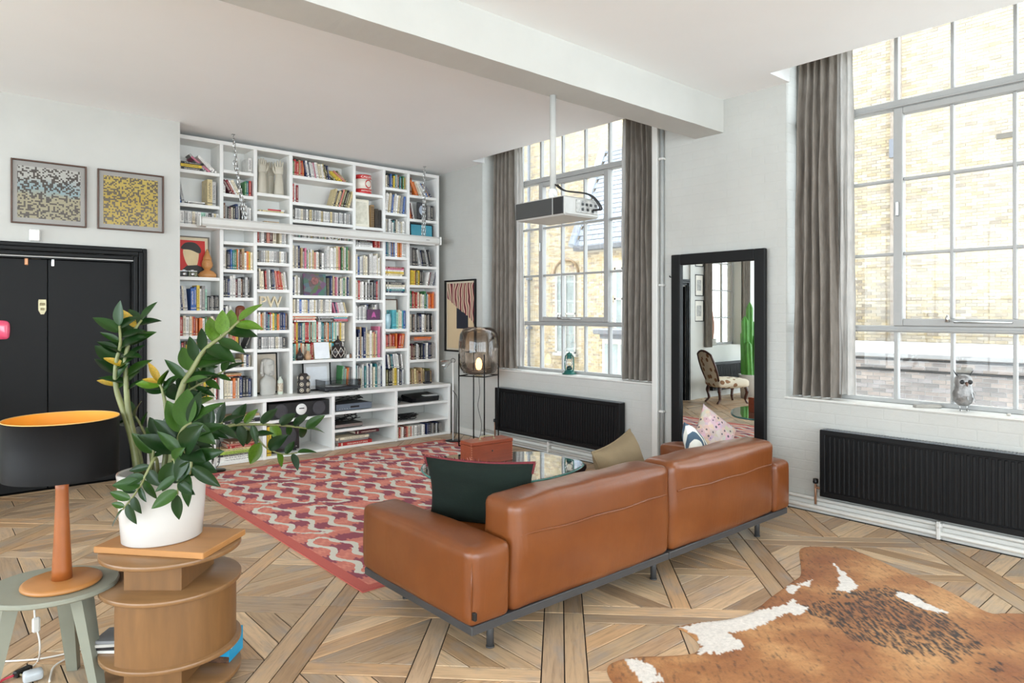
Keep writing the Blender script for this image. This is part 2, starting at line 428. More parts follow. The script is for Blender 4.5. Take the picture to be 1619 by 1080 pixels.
# plainer windows; unseen left and front ones added and enlarged to brighten the room
def plain_window(name, axis, c, a0, a1, z0, z1, n, rows):
    root = thing(name, None, None); root['kind'] = 'structure'
    def bx(m_, a, b_, z, zz, d0, d1):
        if axis == 'x': m_.cbox(c + d0, c + d1, a, b_, z, zz, .004)
        else: m_.cbox(a, b_, c + d0, c + d1, z, zz, .004)
    f = MB(); w = .045
    bx(f, a0, a0 + w, z0, z1, -.03, .03); bx(f, a1 - w, a1, z0, z1, -.03, .03); bx(f, a0, a1, z0, z0 + w, -.03, .03); bx(f, a0, a1, z1 - w, z1, -.03, .03)
    f.build('frame', STEEL_W, root)
    for i in range(1, n):
        q = a0 + (a1 - a0) * i / n; t = MB(); bx(t, q - .013, q + .013, z0 + w, z1 - w, -.02, .02); t.build('mullion', STEEL_W, root)
    for j in range(1, rows):
        q = z0 + (z1 - z0) * j / rows; t = MB(); bx(t, a0 + w, a1 - w, q - .013, q + .013, -.022, .022); t.build('glazing_bar', STEEL_W, root)
    for i in range(n):
        for j in range(rows):
            t = MB(); A = a0 + (a1 - a0) * i / n; B = a0 + (a1 - a0) * (i + 1) / n; Z = z0 + (z1 - z0) * j / rows; ZZ = z0 + (z1 - z0) * (j + 1) / rows
            bx(t, A + .002, B - .002, Z + .002, ZZ - .002, -.002, .002); t.build('pane', GLASS, root)
plain_window('window_3', 'y', YD + .2, WX0, WX1, WZ0, WZ1, 3, 4)
for k, (a, c) in enumerate(OPEN_L): plain_window('window_%d' % (4 + k), 'x', XL - .15, a, c, OZ0, OZ1, 4, 4)
for k, (a, c) in enumerate(OPEN_F): plain_window('window_%d' % (7 + k), 'y', YF - .15, a, c, OZ0, OZ1, 4, 4)
def portal(loc, rot, sx, sy):
    l = bpy.data.lights.new('daylight_portal', 'AREA'); l.shape = 'RECTANGLE'; l.size = sx; l.size_y = sy; l.energy = 1
    l.cycles.is_portal = True
    o = bpy.data.objects.new('daylight_portal', l); COL.objects.link(o); o.location = loc; o.rotation_euler = rot
for a, c in OPEN_R: portal((XR + .34, (a + c) / 2, 2.28), (0, PI / 2, 0), 2.85, c - a)
for a, c in OPEN_L: portal((XL - .28, (a + c) / 2, 1.77), (0, -PI / 2, 0), 2.85, c - a)
for a, c in OPEN_F: portal(((a + c) / 2, YF - .28, 1.77), (PI / 2, 0, 0), c - a, 2.85)
# ------------------------------------------------------------------ black double door
dr = thing('door_1', None, None); dr['kind'] = 'structure'
fr = MB()
for k, (o, d) in enumerate(((0, .030), (.034, .044), (.072, .026))):
    x0, x1, zt = .08 + o, 1.583 - o, 2.093 - o
    w = .036
    fr.cbox(x0, x0 + w, YD - d, YD + .001, 0, zt, .006); fr.cbox(x1 - w, x1, YD - d, YD + .001, 0, zt, .006); fr.cbox(x0 + w, x1 - w, YD - d, YD + .001, zt - w, zt, .006)
fr.box(DX0, DX0 + .012, YD, YD + .16, 0, DZ); fr.box(DX1 - .012, DX1, YD, YD + .16, 0, DZ); fr.box(DX0, DX1, YD, YD + .16, DZ - .012, DZ)
fr.build('door_frame', BLACKP, dr)
for x0, x1 in ((DX0 + .012, .834), (.838, DX1 - .012)):
    l = MB(); l.cbox(x0, x1, YD + .055, YD + .10, .012, DZ - .014, .004); l.build('door_leaf', BLACKP, dr)
m = MB(); m.box(DX0 - .02, DX1 + .02, YD + .17, YD + .29, -.05, DZ + .02); m.build('door_light_block', BLACKP, dr)  # unseen slab added to stop light leaking round the leaves
BRASS = pm('pale_brass', s(170, 160, 128), .35, metal=.5, var=.08, scale=40)
pl = MB(); P0 = at(67, 485, y=YD + .05)
pl.M = Matrix.Translation((P0.x, P0.y + .004, P0.z)) @ Matrix.Rotation(PI / 2, 4, 'X')
pl.prism([(-.026, .062), (.026, .062), (.029, .045), (.029, -.03), (.012, -.066), (-.012, -.066), (-.029, -.03), (-.029, .045)], -.004, .006, .002)
lk = pl.build('lock_plate', BRASS, dr)
t = MB(); t.M = pl.M; t.cbox(-.018, .018, .012, .032, .006, .012, .003); t.cbox(-.014, .014, -.03, -.012, .006, .011, .003); t.build('lock_slot', pm('aged_brass', s(120, 108, 80), .4, metal=.7), dr)
for px, py, w, h, mt, nm in ((42, 412, .026, .075, pm('copper_tag', s(200, 140, 100), .4, metal=.4), 'door_tag'), (57, 407.5, .075, .022, CHROME, 'door_closer'), (84, 414, .024, .08, CHROME, 'door_bolt')):
    p = at(px, py, y=YD + .045); t = MB(); t.cbox(p.x - w / 2, p.x + w / 2, p.y, p.y + .014, p.z - h / 2, p.z + h / 2, .005); t.build(nm, mt, dr)
# ------------------------------------------------------------------ floor of 1.2 m parquet panels set at 45 degrees
FL, nt, b = newmat('weathered_oak')
uvn = nd(nt, 'ShaderNodeUVMap', uv_map='UVMap'); at_ = nd(nt, 'ShaderNodeAttribute', attribute_name='col')
mp = nd(nt, 'ShaderNodeMapping'); mp.inputs['Scale'].default_value = (2.2, 26, 1); nt.links.new(uvn.outputs[0], mp.inputs[0])
g1 = noi(nt, mp.outputs[0], 2.2, 6, .62, .6)
mp2 = nd(nt, 'ShaderNodeMapping'); mp2.inputs['Scale'].default_value = (2.5, 5, 1); nt.links.new(uvn.outputs[0], mp2.inputs[0])
g2 = noi(nt, mp2.outputs[0], 1.7, 4, .6)
c1 = ramp(nt, g1, [(.25, (.50, .47, .45, 1)), (.5, (.95, .94, .92, 1)), (.75, (1.16, 1.13, 1.1, 1))])
n = nd(nt, 'ShaderNodeMix', data_type='RGBA', blend_type='MULTIPLY'); n.inputs[0].default_value = .85
nt.links.new(at_.outputs[0], n.inputs[6]); nt.links.new(c1, n.inputs[7])
grey = mixc(nt, val(nt, 'MULTIPLY', ramp(nt, g2, [(.5, (0, 0, 0, 1)), (.7, (1, 1, 1, 1))]), .5), n.outputs[2], s(150, 148, 146))
nt.links.new(grey, b.inputs['Base Color'])
nt.links.new(val(nt, 'ADD', val(nt, 'MULTIPLY', g1, .22), .27), b.inputs['Roughness'])
bumpn(nt, b, g1, .18, .004)
def clip(poly, nx, ny, c):
    out = []
    for i in range(len(poly)):
        p, q = poly[i], poly[(i + 1) % len(poly)]; dp = p[0] * nx + p[1] * ny - c; dq = q[0] * nx + q[1] * ny - c
        if dp <= 0: out.append(p)
        if (dp < 0 < dq) or (dq < 0 < dp):
            k = dp / (dp - dq); out.append((p[0] + (q[0] - p[0]) * k, p[1] + (q[1] - p[1]) * k))
    return out
def area(p): return abs(sum(p[i][0] * p[(i + 1) % len(p)][1] - p[(i + 1) % len(p)][0] * p[i][1] for i in range(len(p)))) / 2
PW, PN = .097, 1.2
cells = []
R_ = lambda a0, a1, b0, b1: [(a0, b0), (a1, b0), (a1, b1), (a0, b1)]
cells += [(R_(0, PW, 0, PN), 1), (R_(PN - PW, PN, 0, PN), 1), (R_(PW, PN - PW, 0, PW), 0), (R_(PW, PN - PW, PN - PW, PN), 0)]
cells += [(R_(.551, .649, PW, PN - PW), 1), (R_(PW, .551, .551, .649), 0), (R_(.649, PN - PW, .551, .649), 0)]
for qa, qb in ((PW, PW), (.649, PW), (PW, .649), (.649, .649)):
    sq = R_(qa, qa + .454, qb, qb + .454); sg = 1 if (qa == qb) else -1
    lo = min(p[0] + sg * p[1] for p in sq); hi = max(p[0] + sg * p[1] for p in sq)
    for k in range(6):
        a = lo + (hi - lo) * k / 6; c = lo + (hi - lo) * (k + 1) / 6
        q_ = clip(clip(sq, 1, sg, c), -1, -sg, -a); q_ = [w_ for i_, w_ in enumerate(q_) if (w_[0] - q_[i_ - 1][0]) ** 2 + (w_[1] - q_[i_ - 1][1]) ** 2 > 1e-6]
        cells.append((q_, 2 if sg == 1 else 3))
V0, U0 = .022, 3.43; r2 = math.sqrt(.5)
dirs = {0: (1, 0), 1: (0, 1), 2: (r2, -r2), 3: (r2, r2)}
planks = []
tones = [s(200, 170, 136), s(190, 156, 120), s(206, 178, 144), s(178, 148, 118), s(196, 168, 136), s(186, 160, 132)]
for iv in range(-10, 8):
    for iu in range(-9, 7):
        for poly, dk in cells:
            pw = []
            for a, bb in inset(poly if area(poly) > 0 and sum(poly[i][0] * poly[(i + 1) % len(poly)][1] - poly[(i + 1) % len(poly)][0] * poly[i][1] for i in range(len(poly))) > 0 else poly[::-1], .0028):
                v_ = V0 + iv * PN + a; u_ = U0 + iu * PN + bb; pw.append(((u_ + v_) * r2, (u_ - v_) * r2))
            for cl in ((1, 0, 5.10), (-1, 0, -XL), (0, 1, YB), (0, -1, -YF)): pw = clip(pw, *cl) if len(pw) > 2 else []
            if len(pw) < 3 or area(pw) < .0006: continue
            if sum(p[0] for p in pw) / len(pw) < 1.86: pw = clip(pw, 0, 1, YD + .05)
            if len(pw) < 3 or area(pw) < .0006: continue
            pw = [q for i_, q in enumerate(pw) if (q[0] - pw[i_ - 1][0]) ** 2 + (q[1] - pw[i_ - 1][1]) ** 2 > 1e-6]
            if len(pw) < 3: continue
            cx = sum(p[0] for p in pw) / len(pw); cy = sum(p[1] for p in pw) / len(pw)
            if sum(pw[i][0] * pw[(i + 1) % len(pw)][1] - pw[(i + 1) % len(pw)][0] * pw[i][1] for i in range(len(pw))) < 0: pw = pw[::-1]
            d = dirs[dk]; du = ((d[1] + d[0]) * r2, (d[1] - d[0]) * r2)
            X, Y, D = proj((cx, cy, 0))
            sc = 0 if (X < -10 or X > 1629 or Y > 1090 or Y < 496) else area(pw) / D ** 3
            if 1.85 < cx < 4.7 and 3.35 < cy < 6.6: sc = 0
            if 1.8 < cx < 4.4 and 2.5 < cy < 3.4: sc *= .05
            planks.append((sc, pw, cx, cy, du))
planks.sort(key=lambda p: -p[0])
m = MB(); m.box(XL, XR, YF, YB, -.1, -.006)
GROUT = pm('dark_floor_joint', s(26, 21, 18), .8, var=.15)
floor = struct(m, 'floor', GROUT)
def plank_into(m_, pw, cx, cy, du):
    rr = RND.random; ox, oy = rr() * 20, rr() * 20; t = tones[RND.randrange(len(tones))]; k = .78 + .42 * rr(); col = (t[0] * k, t[1] * k, t[2] * k, 1)
    h = RND.uniform(-.0008, .0006); n = len(pw); ins = inset(pw, .0016)
    vs = [(p[0] - cx, p[1] - cy, -.006) for p in pw] + [(p[0] - cx, p[1] - cy, h - .0014) for p in pw] + [(p[0] - cx, p[1] - cy, h) for p in ins]
    uvp = [(q[0] * du[0] + q[1] * du[1] + ox, -q[0] * du[1] + q[1] * du[0] + oy) for q in vs]
    fs = [(i, (i + 1) % n, n + (i + 1) % n, n + i) for i in range(n)] + [(n + i, n + (i + 1) % n, 2 * n + (i + 1) % n, 2 * n + i) for i in range(n)] + [tuple(2 * n + i for i in range(n))]
    return vs, fs, col, [[uvp[i] for i in f] for f in fs]
for k, (sc, pw, cx, cy, du) in enumerate(planks[:300]):
    m = MB(); vs, fs, col, uv = plank_into(m, pw, cx, cy, du); m.add(vs, fs, 0, col, False, uv)
    o = m.build('plank', FL, floor); o.location = (cx, cy, 0)
m = MB()
for sc, pw, cx, cy, du in planks[300:]:
    vs, fs, col, uv = plank_into(m, pw, cx, cy, du); m.add([(a + cx, b_ + cy, c_) for a, b_, c_ in vs], fs, 0, col, False, uv)
tag(m.build('distant_planks', FL, floor), kind='stuff')
# ------------------------------------------------------------------ outside: brick buildings across the yard
BRK = am('stock_brick', .85, .14, 5)
MORT = pm('lime_mortar', s(196, 190, 178), .9, var=.08)
MORTG = pm('grey_mortar', s(146, 145, 144), .9, var=.08)
SLATE = am('roof_slate', .6, .12, 6)
STONE = pm('pale_stone', s(190, 190, 190), .8, var=.06)
def brick_face(name, parent, X, y0, y1, z0, z1, pal, holes=(), mort=MORT, seed=1, kr=(.84, 1.08)):
    rr = random.Random(seed); m = MB(); bl, bh, g = .215, .065, .011
    rows = int((z1 - z0) / (bh + g))
    for r in range(rows):
        z = z0 + r * (bh + g); y = y0 - (bl / 2 if r % 2 else 0)
        while y < y1:
            a, c = max(y, y0), min(y + bl, y1); y += bl + g
            if c - a < .02: continue
            if any(a < hy1 and c > hy0 and z < hz1 and z + bh > hz0 for hy0, hy1, hz0, hz1 in holes): continue
            t = pal[rr.randrange(len(pal))]; k = rr.uniform(*kr); dx = rr.uniform(.004, .012)
            vs = [(X, a, z), (X, c, z), (X, c, z + bh), (X, a, z + bh), (X - dx, a, z), (X - dx, c, z), (X - dx, c, z + bh), (X - dx, a, z + bh)]
            m.add(vs, [(4, 7, 6, 5), (0, 4, 5, 1), (3, 2, 6, 7), (0, 3, 7, 4), (1, 5, 6, 2)], 0, (t[0] * k, t[1] * k, t[2] * k, 1))
    tag(m.build(name, BRK, parent), kind='stuff')
YEL = [s(190, 176, 148), s(184, 168, 138), s(196, 184, 160), s(178, 164, 142), s(166, 155, 140), s(194, 184, 166), s(190, 174, 142), s(198, 183, 154)]
GRY = [s(112, 106, 103), s(124, 115, 110), s(106, 102, 100), s(128, 119, 113), s(117, 112, 111)]
XF = 18.0
blg = thing('brick_building', 'long yellow stock brick building facing the windows across the yard', 'building', (XF, 10, -6))
def out(mb, name, mat, par=blg):
    mb.M = None; o = mb.build(name, mat, par); o.location = -Vector(par.location) if par else (0, 0, 0); return o
m = MB(); m.box(XF, XF + 1, 11.01, 30, -6, 13); out(m, 'wall', MORT)
m = MB(); m.box(XF, XF + 1, -6, 11.01, -6, 13); out(m, 'wall', pm('shade_toned_mortar', s(160, 154, 143), .9, var=.08))  # mortar darkened to paint shade onto the near half of the facade
holes = []
def sash(yc, z0, w, h, par=blg, X=XF):
    holes.append((yc - w / 2 - .05, yc + w / 2 + .05, z0 - .1, z0 + h + .06))
    m = MB(); m.box(X - .02, X + .02, yc - w / 2, yc + w / 2, z0, z0 + h); wf = out(m, 'window', pm('sky_reflecting_pane', s(160, 174, 178), .2, var=.1), par)
    m = MB(); t = .06
    for a, c, e, g in ((yc - w / 2, yc - w / 2 + t, z0, z0 + h), (yc + w / 2 - t, yc + w / 2, z0, z0 + h), (yc - w / 2, yc + w / 2, z0, z0 + t), (yc - w / 2, yc + w / 2, z0 + h - t, z0 + h), (yc - w / 2, yc + w / 2, z0 + h / 2 - .03, z0 + h / 2 + .03), (yc - .02, yc + .02, z0, z0 + h)):
        m.box(X - .06, X - .02, a, c, e, g)
    o = out(m, 'sash_frame', pm('weathered_white_joinery', s(206, 206, 204), .6), par)
    m = MB(); m.box(X - .14, X, yc - w / 2 - .1, yc + w / 2 + .1, z0 - .1, z0); out(m, 'sill', STONE, par)
sash(17.63, .05, 1.0, 2.9)
def offs(o): o.location = -Vector(blg.location)
brick_face('brickwork', blg, XF, -1.5, 11, -1.6, 9.2, YEL, holes, seed=3, kr=(.60, .84)); offs(bpy.data.objects['brickwork'])  # brick tones lowered too, standing in for shade on this half
brick_face('brickwork', blg, XF, 11.02, 22.5, -2.2, 8.5, YEL, holes, seed=4); offs(bpy.data.objects['brickwork.001'])
# arch over the tall window, downpipe with brackets, pier, air brick
m = MB(); m.tube([(XF - .03, 17.63 + math.cos(a) * .62, 2.98 + math.sin(a) * .5) for a in [PI * k / 12 for k in range(13)]], .05, 6); out(m, 'arch', pm('dark_brick_arch', s(150, 128, 100), .85))
DP = pm('lead_grey_pipe', s(104, 108, 116), .5)
m = MB(); m.tube([(XF - .12, 19.4, -1.2), (XF - .12, 19.4, -.9), (XF - .12, 19.55, -.5), (XF - .12, 19.55, 9)], .06, 8)
for z in (.9, 2.8, 4.7, 6.6): m.cbox(XF - .2, XF, 19.46, 19.64, z, z + .1, .01)
out(m, 'downpipe', DP)
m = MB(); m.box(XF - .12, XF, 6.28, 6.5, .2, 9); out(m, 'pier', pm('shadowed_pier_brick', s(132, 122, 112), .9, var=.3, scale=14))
m = MB(); m.box(XF - .14, XF - .12, 6.26, 6.52, 5.3, 5.75); out(m, 'vent_box', DP)
m = MB(); m.box(XF - .03, XF, 4.05, 4.35, 5.35, 5.46); out(m, 'air_brick', pm('dark_vent', s(90, 86, 80), .8))
# lower grey wall with white coping
XG = 14.0
low = thing('garden_wall', 'low grey brick wall with white stone coping below the yellow building', 'wall', (XG, 4, -6)); low['kind'] = 'thing'
pz = at(1500, 562, x=XG)[2]
m = MB(); m.box(XG, XG + .5, -4, 9.5, -6, pz); o = out(m, 'wall', MORTG, low)
m = MB(); m.box(XG - .08, XG + 2.6, -4, 9.5, pz, pz + .12); out(m, 'coping', STONE, low)
brick_face('brickwork', low, XG, -1.5, 9.5, -1.6, pz - .02, GRY, (), seed=9); bpy.data.objects['brickwork.002'].location = -Vector(low.location)
for py in (572, 590):
    z = at(1500, py, x=XG)[2]; m = MB(); m.tube([(XG - .03, 0.2, z), (XG - .03, 7.4, z)], .02, 6); out(m, 'cable', DARK, low)
z = at(1522, 586, x=XG)[2]; yv = at(1522, 586, x=XG)[1]; m = MB(); m.box(XG - .02, XG, yv - .15, yv + .15, z - .06, z + .06); out(m, 'air_brick', pm('dark_vent', s(90, 86, 80), .8), low)
# projecting wing with a slate roof and a bay window
wing = thing('slate_roofed_wing', 'projecting brick wing with steep slate roof and white bay window', 'building', (16, 13, -6))
m = MB(); m.box(16.1, XF, 9.5, 15.0, -6, 3.55); out(m, 'wall', MORT, wing)
brick_face('brickwork', wing, 16.1, 12.3, 15.0, -1.5, 3.5, YEL, [(13.0, 13.75, .8, 1.8), (13.0, 13.75, 2.1, 3.1)], seed=11); bpy.data.objects['brickwork.003'].location = -Vector(wing.location)
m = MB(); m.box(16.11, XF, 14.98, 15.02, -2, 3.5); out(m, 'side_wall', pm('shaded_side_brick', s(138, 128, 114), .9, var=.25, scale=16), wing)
sash(13.38, 1.0, .6, 1.9, wing, 16.1)
m = MB(); m.cbox(15.85, 16.15, 9.5, 15.25, 3.5, 3.66, .02); out(m, 'gutter', DP, wing)
m = MB(); A = Vector((15.9, 15.2, 3.66)); B = Vector((18.6, 15.9, 8.1)); rr = random.Random(5)
n = (Vector((0, -1, 0)).cross(B - A)).normalized(); n = n if n.z > 0 else -n
L = (B - A).length; t = (B - A) / L
m.add([A - n * .05, Vector((15.9, 9.5, 3.66)) - n * .05, Vector((18.6, 9.5, 8.1)) - n * .05, B - n * .05], [(0, 1, 2, 3)], 0, s(90, 96, 104))
for r in range(int(L / .2)):
    for k in range(26):
        p = A + t * (r * .2); y = p.y - k * .26 - (.13 if r % 2 else 0)
        base = Vector((p.x, y, p.z)); kk = rr.uniform(.8, 1.15); c = s(128, 134, 144); q = t * .26; w = Vector((0, -.25, 0))
        m.add([base + n * .02, base + w + n * .02, base + w + q - n * .0, base + q - n * .0, base, base + w], [(0, 1, 2, 3), (0, 4, 5, 1)], 0, (c[0] * kk, c[1] * kk, c[2] * kk, 1))
tag(out(m, 'slates', SLATE, wing), kind='stuff')
m = MB(); m.tube([A + n * .05 + Vector((0, .1, 0)), B + n * .05 + Vector((0, .1, 0))], .13, 6); out(m, 'verge_board', pm('pale_lead_flashing', s(168, 178, 192), .6), wing)
# bay window
bz = at(960, 520, x=15.2)[2]
m = MB(); m.prism([(16.1, 13.9), (15.3, 13.6), (15.3, 12.2), (16.1, 12.0)], bz - .3, bz - .16, .01); m.prism([(16.1, 14.1), (15.1, 13.7), (15.1, 12.1), (16.1, 11.9)], bz - .16, bz, .03); out(m, 'bay_roof', pm('lead_sheet', s(120, 124, 132), .5), wing)
m = MB(); m.prism([(16.1, 13.8), (15.35, 13.55), (15.35, 12.25), (16.1, 12.0)], -6, bz - .3); out(m, 'bay_body', pm('weathered_white_joinery', s(206, 206, 204), .6), wing)
for y in (12.6, 13.2):
    m = MB(); m.box(15.33, 15.35, y - .24, y + .24, bz - 1.5, bz - .45); out(m, 'bay_pane', pm('sky_reflecting_pane', s(160, 174, 178), .2), wing)
# brick wall seen through the small window by the chair, and the yard
nb = thing('neighbour_wall', 'pale brick wall outside the small window by the chair', 'building', (-1.5, YD + 3, -6))
m = MB(); m.box(-5, 1.5, YD + 2.5, YD + 3, -6, 5); o = m.build('wall', pm('pale_brick_wall', s(200, 184, 160), .9, col2=s(222, 214, 204), scale=7, stretch=(1, 1, 4)), nb); o.location = -Vector(nb.location)
m = MB(); m.box(XR + .4, 60, -40, 60, -6.3, -6); struct(m, 'ground', pm('yard_paving', s(206, 204, 198), .9, var=.1, scale=.5))

# unseen storeys above and beside the room, added to shade the facades opposite
m = MB(); m.box(XL - .3, XR + T, YF - .3, YB + .12, 3.95, 15); m.box(XL + 5.5, XR + T, YB + .3, 34, -6, 15); struct(m, 'added_shade_storeys', pm('shade_mass_brick', s(176, 160, 138), .9, var=.2, scale=3))
# ------------------------------------------------------------------ bookcase
SHELFW = pm('white_lacquered_board', s(238, 238, 235), .4, var=.015, scale=5)
YU, YBF = 7.18, 6.93
STX = [1.905, 2.333, 2.677, 3.065, 3.825, 4.219, 4.561, 5.0]
SZ = {'A': [2.925, 2.591, 2.389, 1.866, 1.532, 1.282, 1.04, .628], 'B': [2.974, 2.731, 2.441, 2.243, 1.957, 1.667, 1.376, 1.131, .945, .628],
      'C': [2.78, 2.584, 2.473, 2.252, 2.045, 1.759, 1.568, 1.324, 1.124, .628], 'D': [3.015, 2.723, 2.53, 2.338, 1.999, 1.704, 1.507, .985, .628],
      'E': [2.916, 2.522, 2.284, 1.955, 1.664, 1.425, .978, .628], 'F': [3.025, 2.722, 2.483, 2.191, 1.957, 1.754, 1.316, 1.077, .628],
      'G': [2.971, 2.676, 2.406, 2.095, 1.857, 1.567, 1.27, .929, .628]}
BT, STW = .034, .036
bc = thing('bookcase', 'white floor to ceiling built-in bookcase filling the alcove', 'bookcase', (3.45, 7.2, 0))
def B(mb, name): 
    o = mb.build(name, SHELFW, bc); o.location = (-3.45, -7.2, 0); return o
m = MB(); m.box(1.875, 5.018, YB - .012, YB - .001, .6, 3.26); B(m, 'back_panel')
m = MB(); m.cbox(1.875, 5.018, YU, YB - .012, 3.222, 3.262, .003); B(m, 'top_panel')
for i, x in enumerate(STX):
    a, c = x - STW / 2, x + STW / 2
    if i == 0: a = 1.875
    m = MB(); m.cbox(a, c, YU, YB - .012, .629, 3.222, .003); B(m, 'upright')
COMP = {}
for ci, k in enumerate('ABCDEFG'):
    x0, x1 = STX[ci] + STW / 2, STX[ci + 1] - STW / 2; top = 3.222
    for r, z in enumerate(SZ[k]):
        COMP[k, r] = (x0, x1, z, top); top = z - BT
        if z > .63:
            m = MB(); m.cbox(x0 + .0005, x1 - .0005, YU + .003, YB - .012, z - BT, z, .003); B(m, 'shelf')
m = MB(); m.cbox(1.875, 5.02, YBF, YB - .001, .59, .628, .004); B(m, 'counter')
BX = [1.875, 2.142, 2.681, 3.439, 4.237, 5.0]
for i, x in enumerate(BX):
    m = MB(); m.cbox(max(1.8751, x - .018), x + .018, YBF + .004, YB - .012, 0, .59, .003); B(m, 'divider')
for i, zs in enumerate(([.4], [.40], [.393], [.412, .217], [.423, .216])):
    for z in zs + [.03]:
        m = MB(); m.cbox(BX[i] + .0185, BX[i + 1] - .0185, YBF + .008, YB - .013, z - .028, z, .003); B(m, 'base_shelf')
# ------------------------------------------------------------------ books
BOOK, nt, b = newmat('printed_book')
a1 = nd(nt, 'ShaderNodeAttribute', attribute_name='col'); uvn = nd(nt, 'ShaderNodeUVMap', uv_map='UVMap')
sp = nd(nt, 'ShaderNodeSeparateXYZ'); nt.links.new(uvn.outputs[0], sp.inputs[0])
oi = nd(nt, 'ShaderNodeTexCoord')
mp = nd(nt, 'ShaderNodeMapping'); mp.inputs['Scale'].default_value = (3, 26, 1); nt.links.new(uvn.outputs[0], mp.inputs[0])
g = noi(nt, mp.outputs[0], 1.6, 1, .5)
fu = val(nt, 'FRACT', sp.outputs[0]); fv = val(nt, 'FRACT', sp.outputs[1])
inx = val(nt, 'LESS_THAN', val(nt, 'ABSOLUTE', val(nt, 'SUBTRACT', fu, .5)), .27)
iny = val(nt, 'LESS_THAN', val(nt, 'ABSOLUTE', val(nt, 'SUBTRACT', fv, .56)), .31)
let = val(nt, 'MULTIPLY', val(nt, 'MULTIPLY', inx, iny), val(nt, 'GREATER_THAN', g, .5))
pos = val(nt, 'GREATER_THAN', sp.outputs[0], -.5)
bnd = val(nt, 'LESS_THAN', val(nt, 'ABSOLUTE', val(nt, 'SUBTRACT', fv, .1)), .022)
mask = val(nt, 'MULTIPLY', pos, val(nt, 'MAXIMUM', let, bnd))
lum = nd(nt, 'ShaderNodeRGBToBW'); nt.links.new(a1.outputs[0], lum.inputs[0])
ink = ramp(nt, lum.outputs[0], [(.22, s(222, 214, 196)), (.34, s(52, 48, 52))])
fin = mixc(nt, val(nt, 'MULTIPLY', mask, .75), a1.outputs[0], ink)
wear = noi(nt, coords(nt, 'Object', (9, 9, 9)), 3, 3)
nn = nd(nt, 'ShaderNodeMix', data_type='RGBA', blend_type='MULTIPLY'); nn.inputs[0].default_value = 1
nt.links.new(fin, nn.inputs[6]); nt.links.new(ramp(nt, wear, [(.3, (.86, .86, .86, 1)), (.7, (1.08, 1.08, 1.08, 1))]), nn.inputs[7])
nt.links.new(nn.outputs[2], b.inputs['Base Color']); b.inputs['Roughness'].default_value = .45
HUE = {'red': s(176, 44, 44), 'crimson': s(140, 30, 44), 'orange': s(222, 118, 50), 'yellow': s(228, 196, 60), 'cream': s(230, 220, 196), 'white': s(240, 238, 233), 'grey': s(148, 146, 144), 'silver': s(196, 196, 194),
       'charcoal': s(52, 52, 56), 'black': s(28, 28, 30), 'navy': s(36, 50, 92), 'blue': s(52, 96, 166), 'teal': s(40, 122, 128), 'turquoise': s(86, 178, 190), 'green': s(66, 124, 76), 'olive': s(120, 116, 70), 'brown': s(112, 74, 52),
       'tan': s(196, 166, 124), 'pink': s(214, 120, 150), 'purple': s(108, 78, 128), 'salmon': s(216, 136, 118), 'lime': s(172, 198, 84), 'lilac': s(160, 150, 196), 'mint': s(160, 206, 184), 'burgundy': s(92, 34, 44), 'straw': s(216, 198, 150)}
PAL = {'mix': 'red orange yellow cream white white grey black navy blue teal green cream silver brown tan'.split(), 'dark': 'black charcoal charcoal navy grey white burgundy brown black cream silver'.split(),
       'white': 'white white cream white silver straw cream grey white navy blue'.split(), 'tall': 'white cream white straw salmon green cream charcoal white navy tan silver pink white'.split(),
       'red': 'red crimson red salmon cream orange burgundy white'.split(), 'warm': 'red orange salmon cream white green teal red tan'.split(), 'bright': 'teal white green mint yellow cream orange white blue grey'.split(),
       'grey': 'charcoal grey charcoal grey black silver navy charcoal'.split(), 'teal': 'turquoise turquoise teal cream mint turquoise blue'.split(), 'cd': 'white silver white cream grey white mint straw silver charcoal'.split(),
       'pack': 'teal cream white green orange turquoise brown navy cream mint yellow tan red'.split(), 'bw': 'black white charcoal white cream silver red grey white black navy'.split(), 'old': 'tan brown straw tan brown cream olive'.split(),
       'yg': 'grey charcoal yellow yellow salmon olive black black straw'.split(), 'mag': 'white silver navy white charcoal cream white teal grey'.split()}
ORD = 'first second third fourth fifth sixth seventh eighth ninth tenth eleventh twelfth thirteenth fourteenth fifteenth sixteenth seventeenth eighteenth nineteenth twentieth'.split()
ORD += ['twenty-' + o for o in ORD[:9]] + ['thirtieth'] + ['thirty-' + o for o in ORD[:9]] + ['fortieth'] + ['forty-' + o for o in ORD[:9]] + ['fiftieth'] + ['fifty-' + o for o in ORD[:9]] + ['sixtieth'] + ['sixty-' + o for o in ORD[:9]] + ['seventieth'] + ['seventy-' + o for o in ORD[:9]]
CN = {k: ORD[i] for i, k in enumerate('ABCDEFG')}
PAGE = s(226, 218, 200)
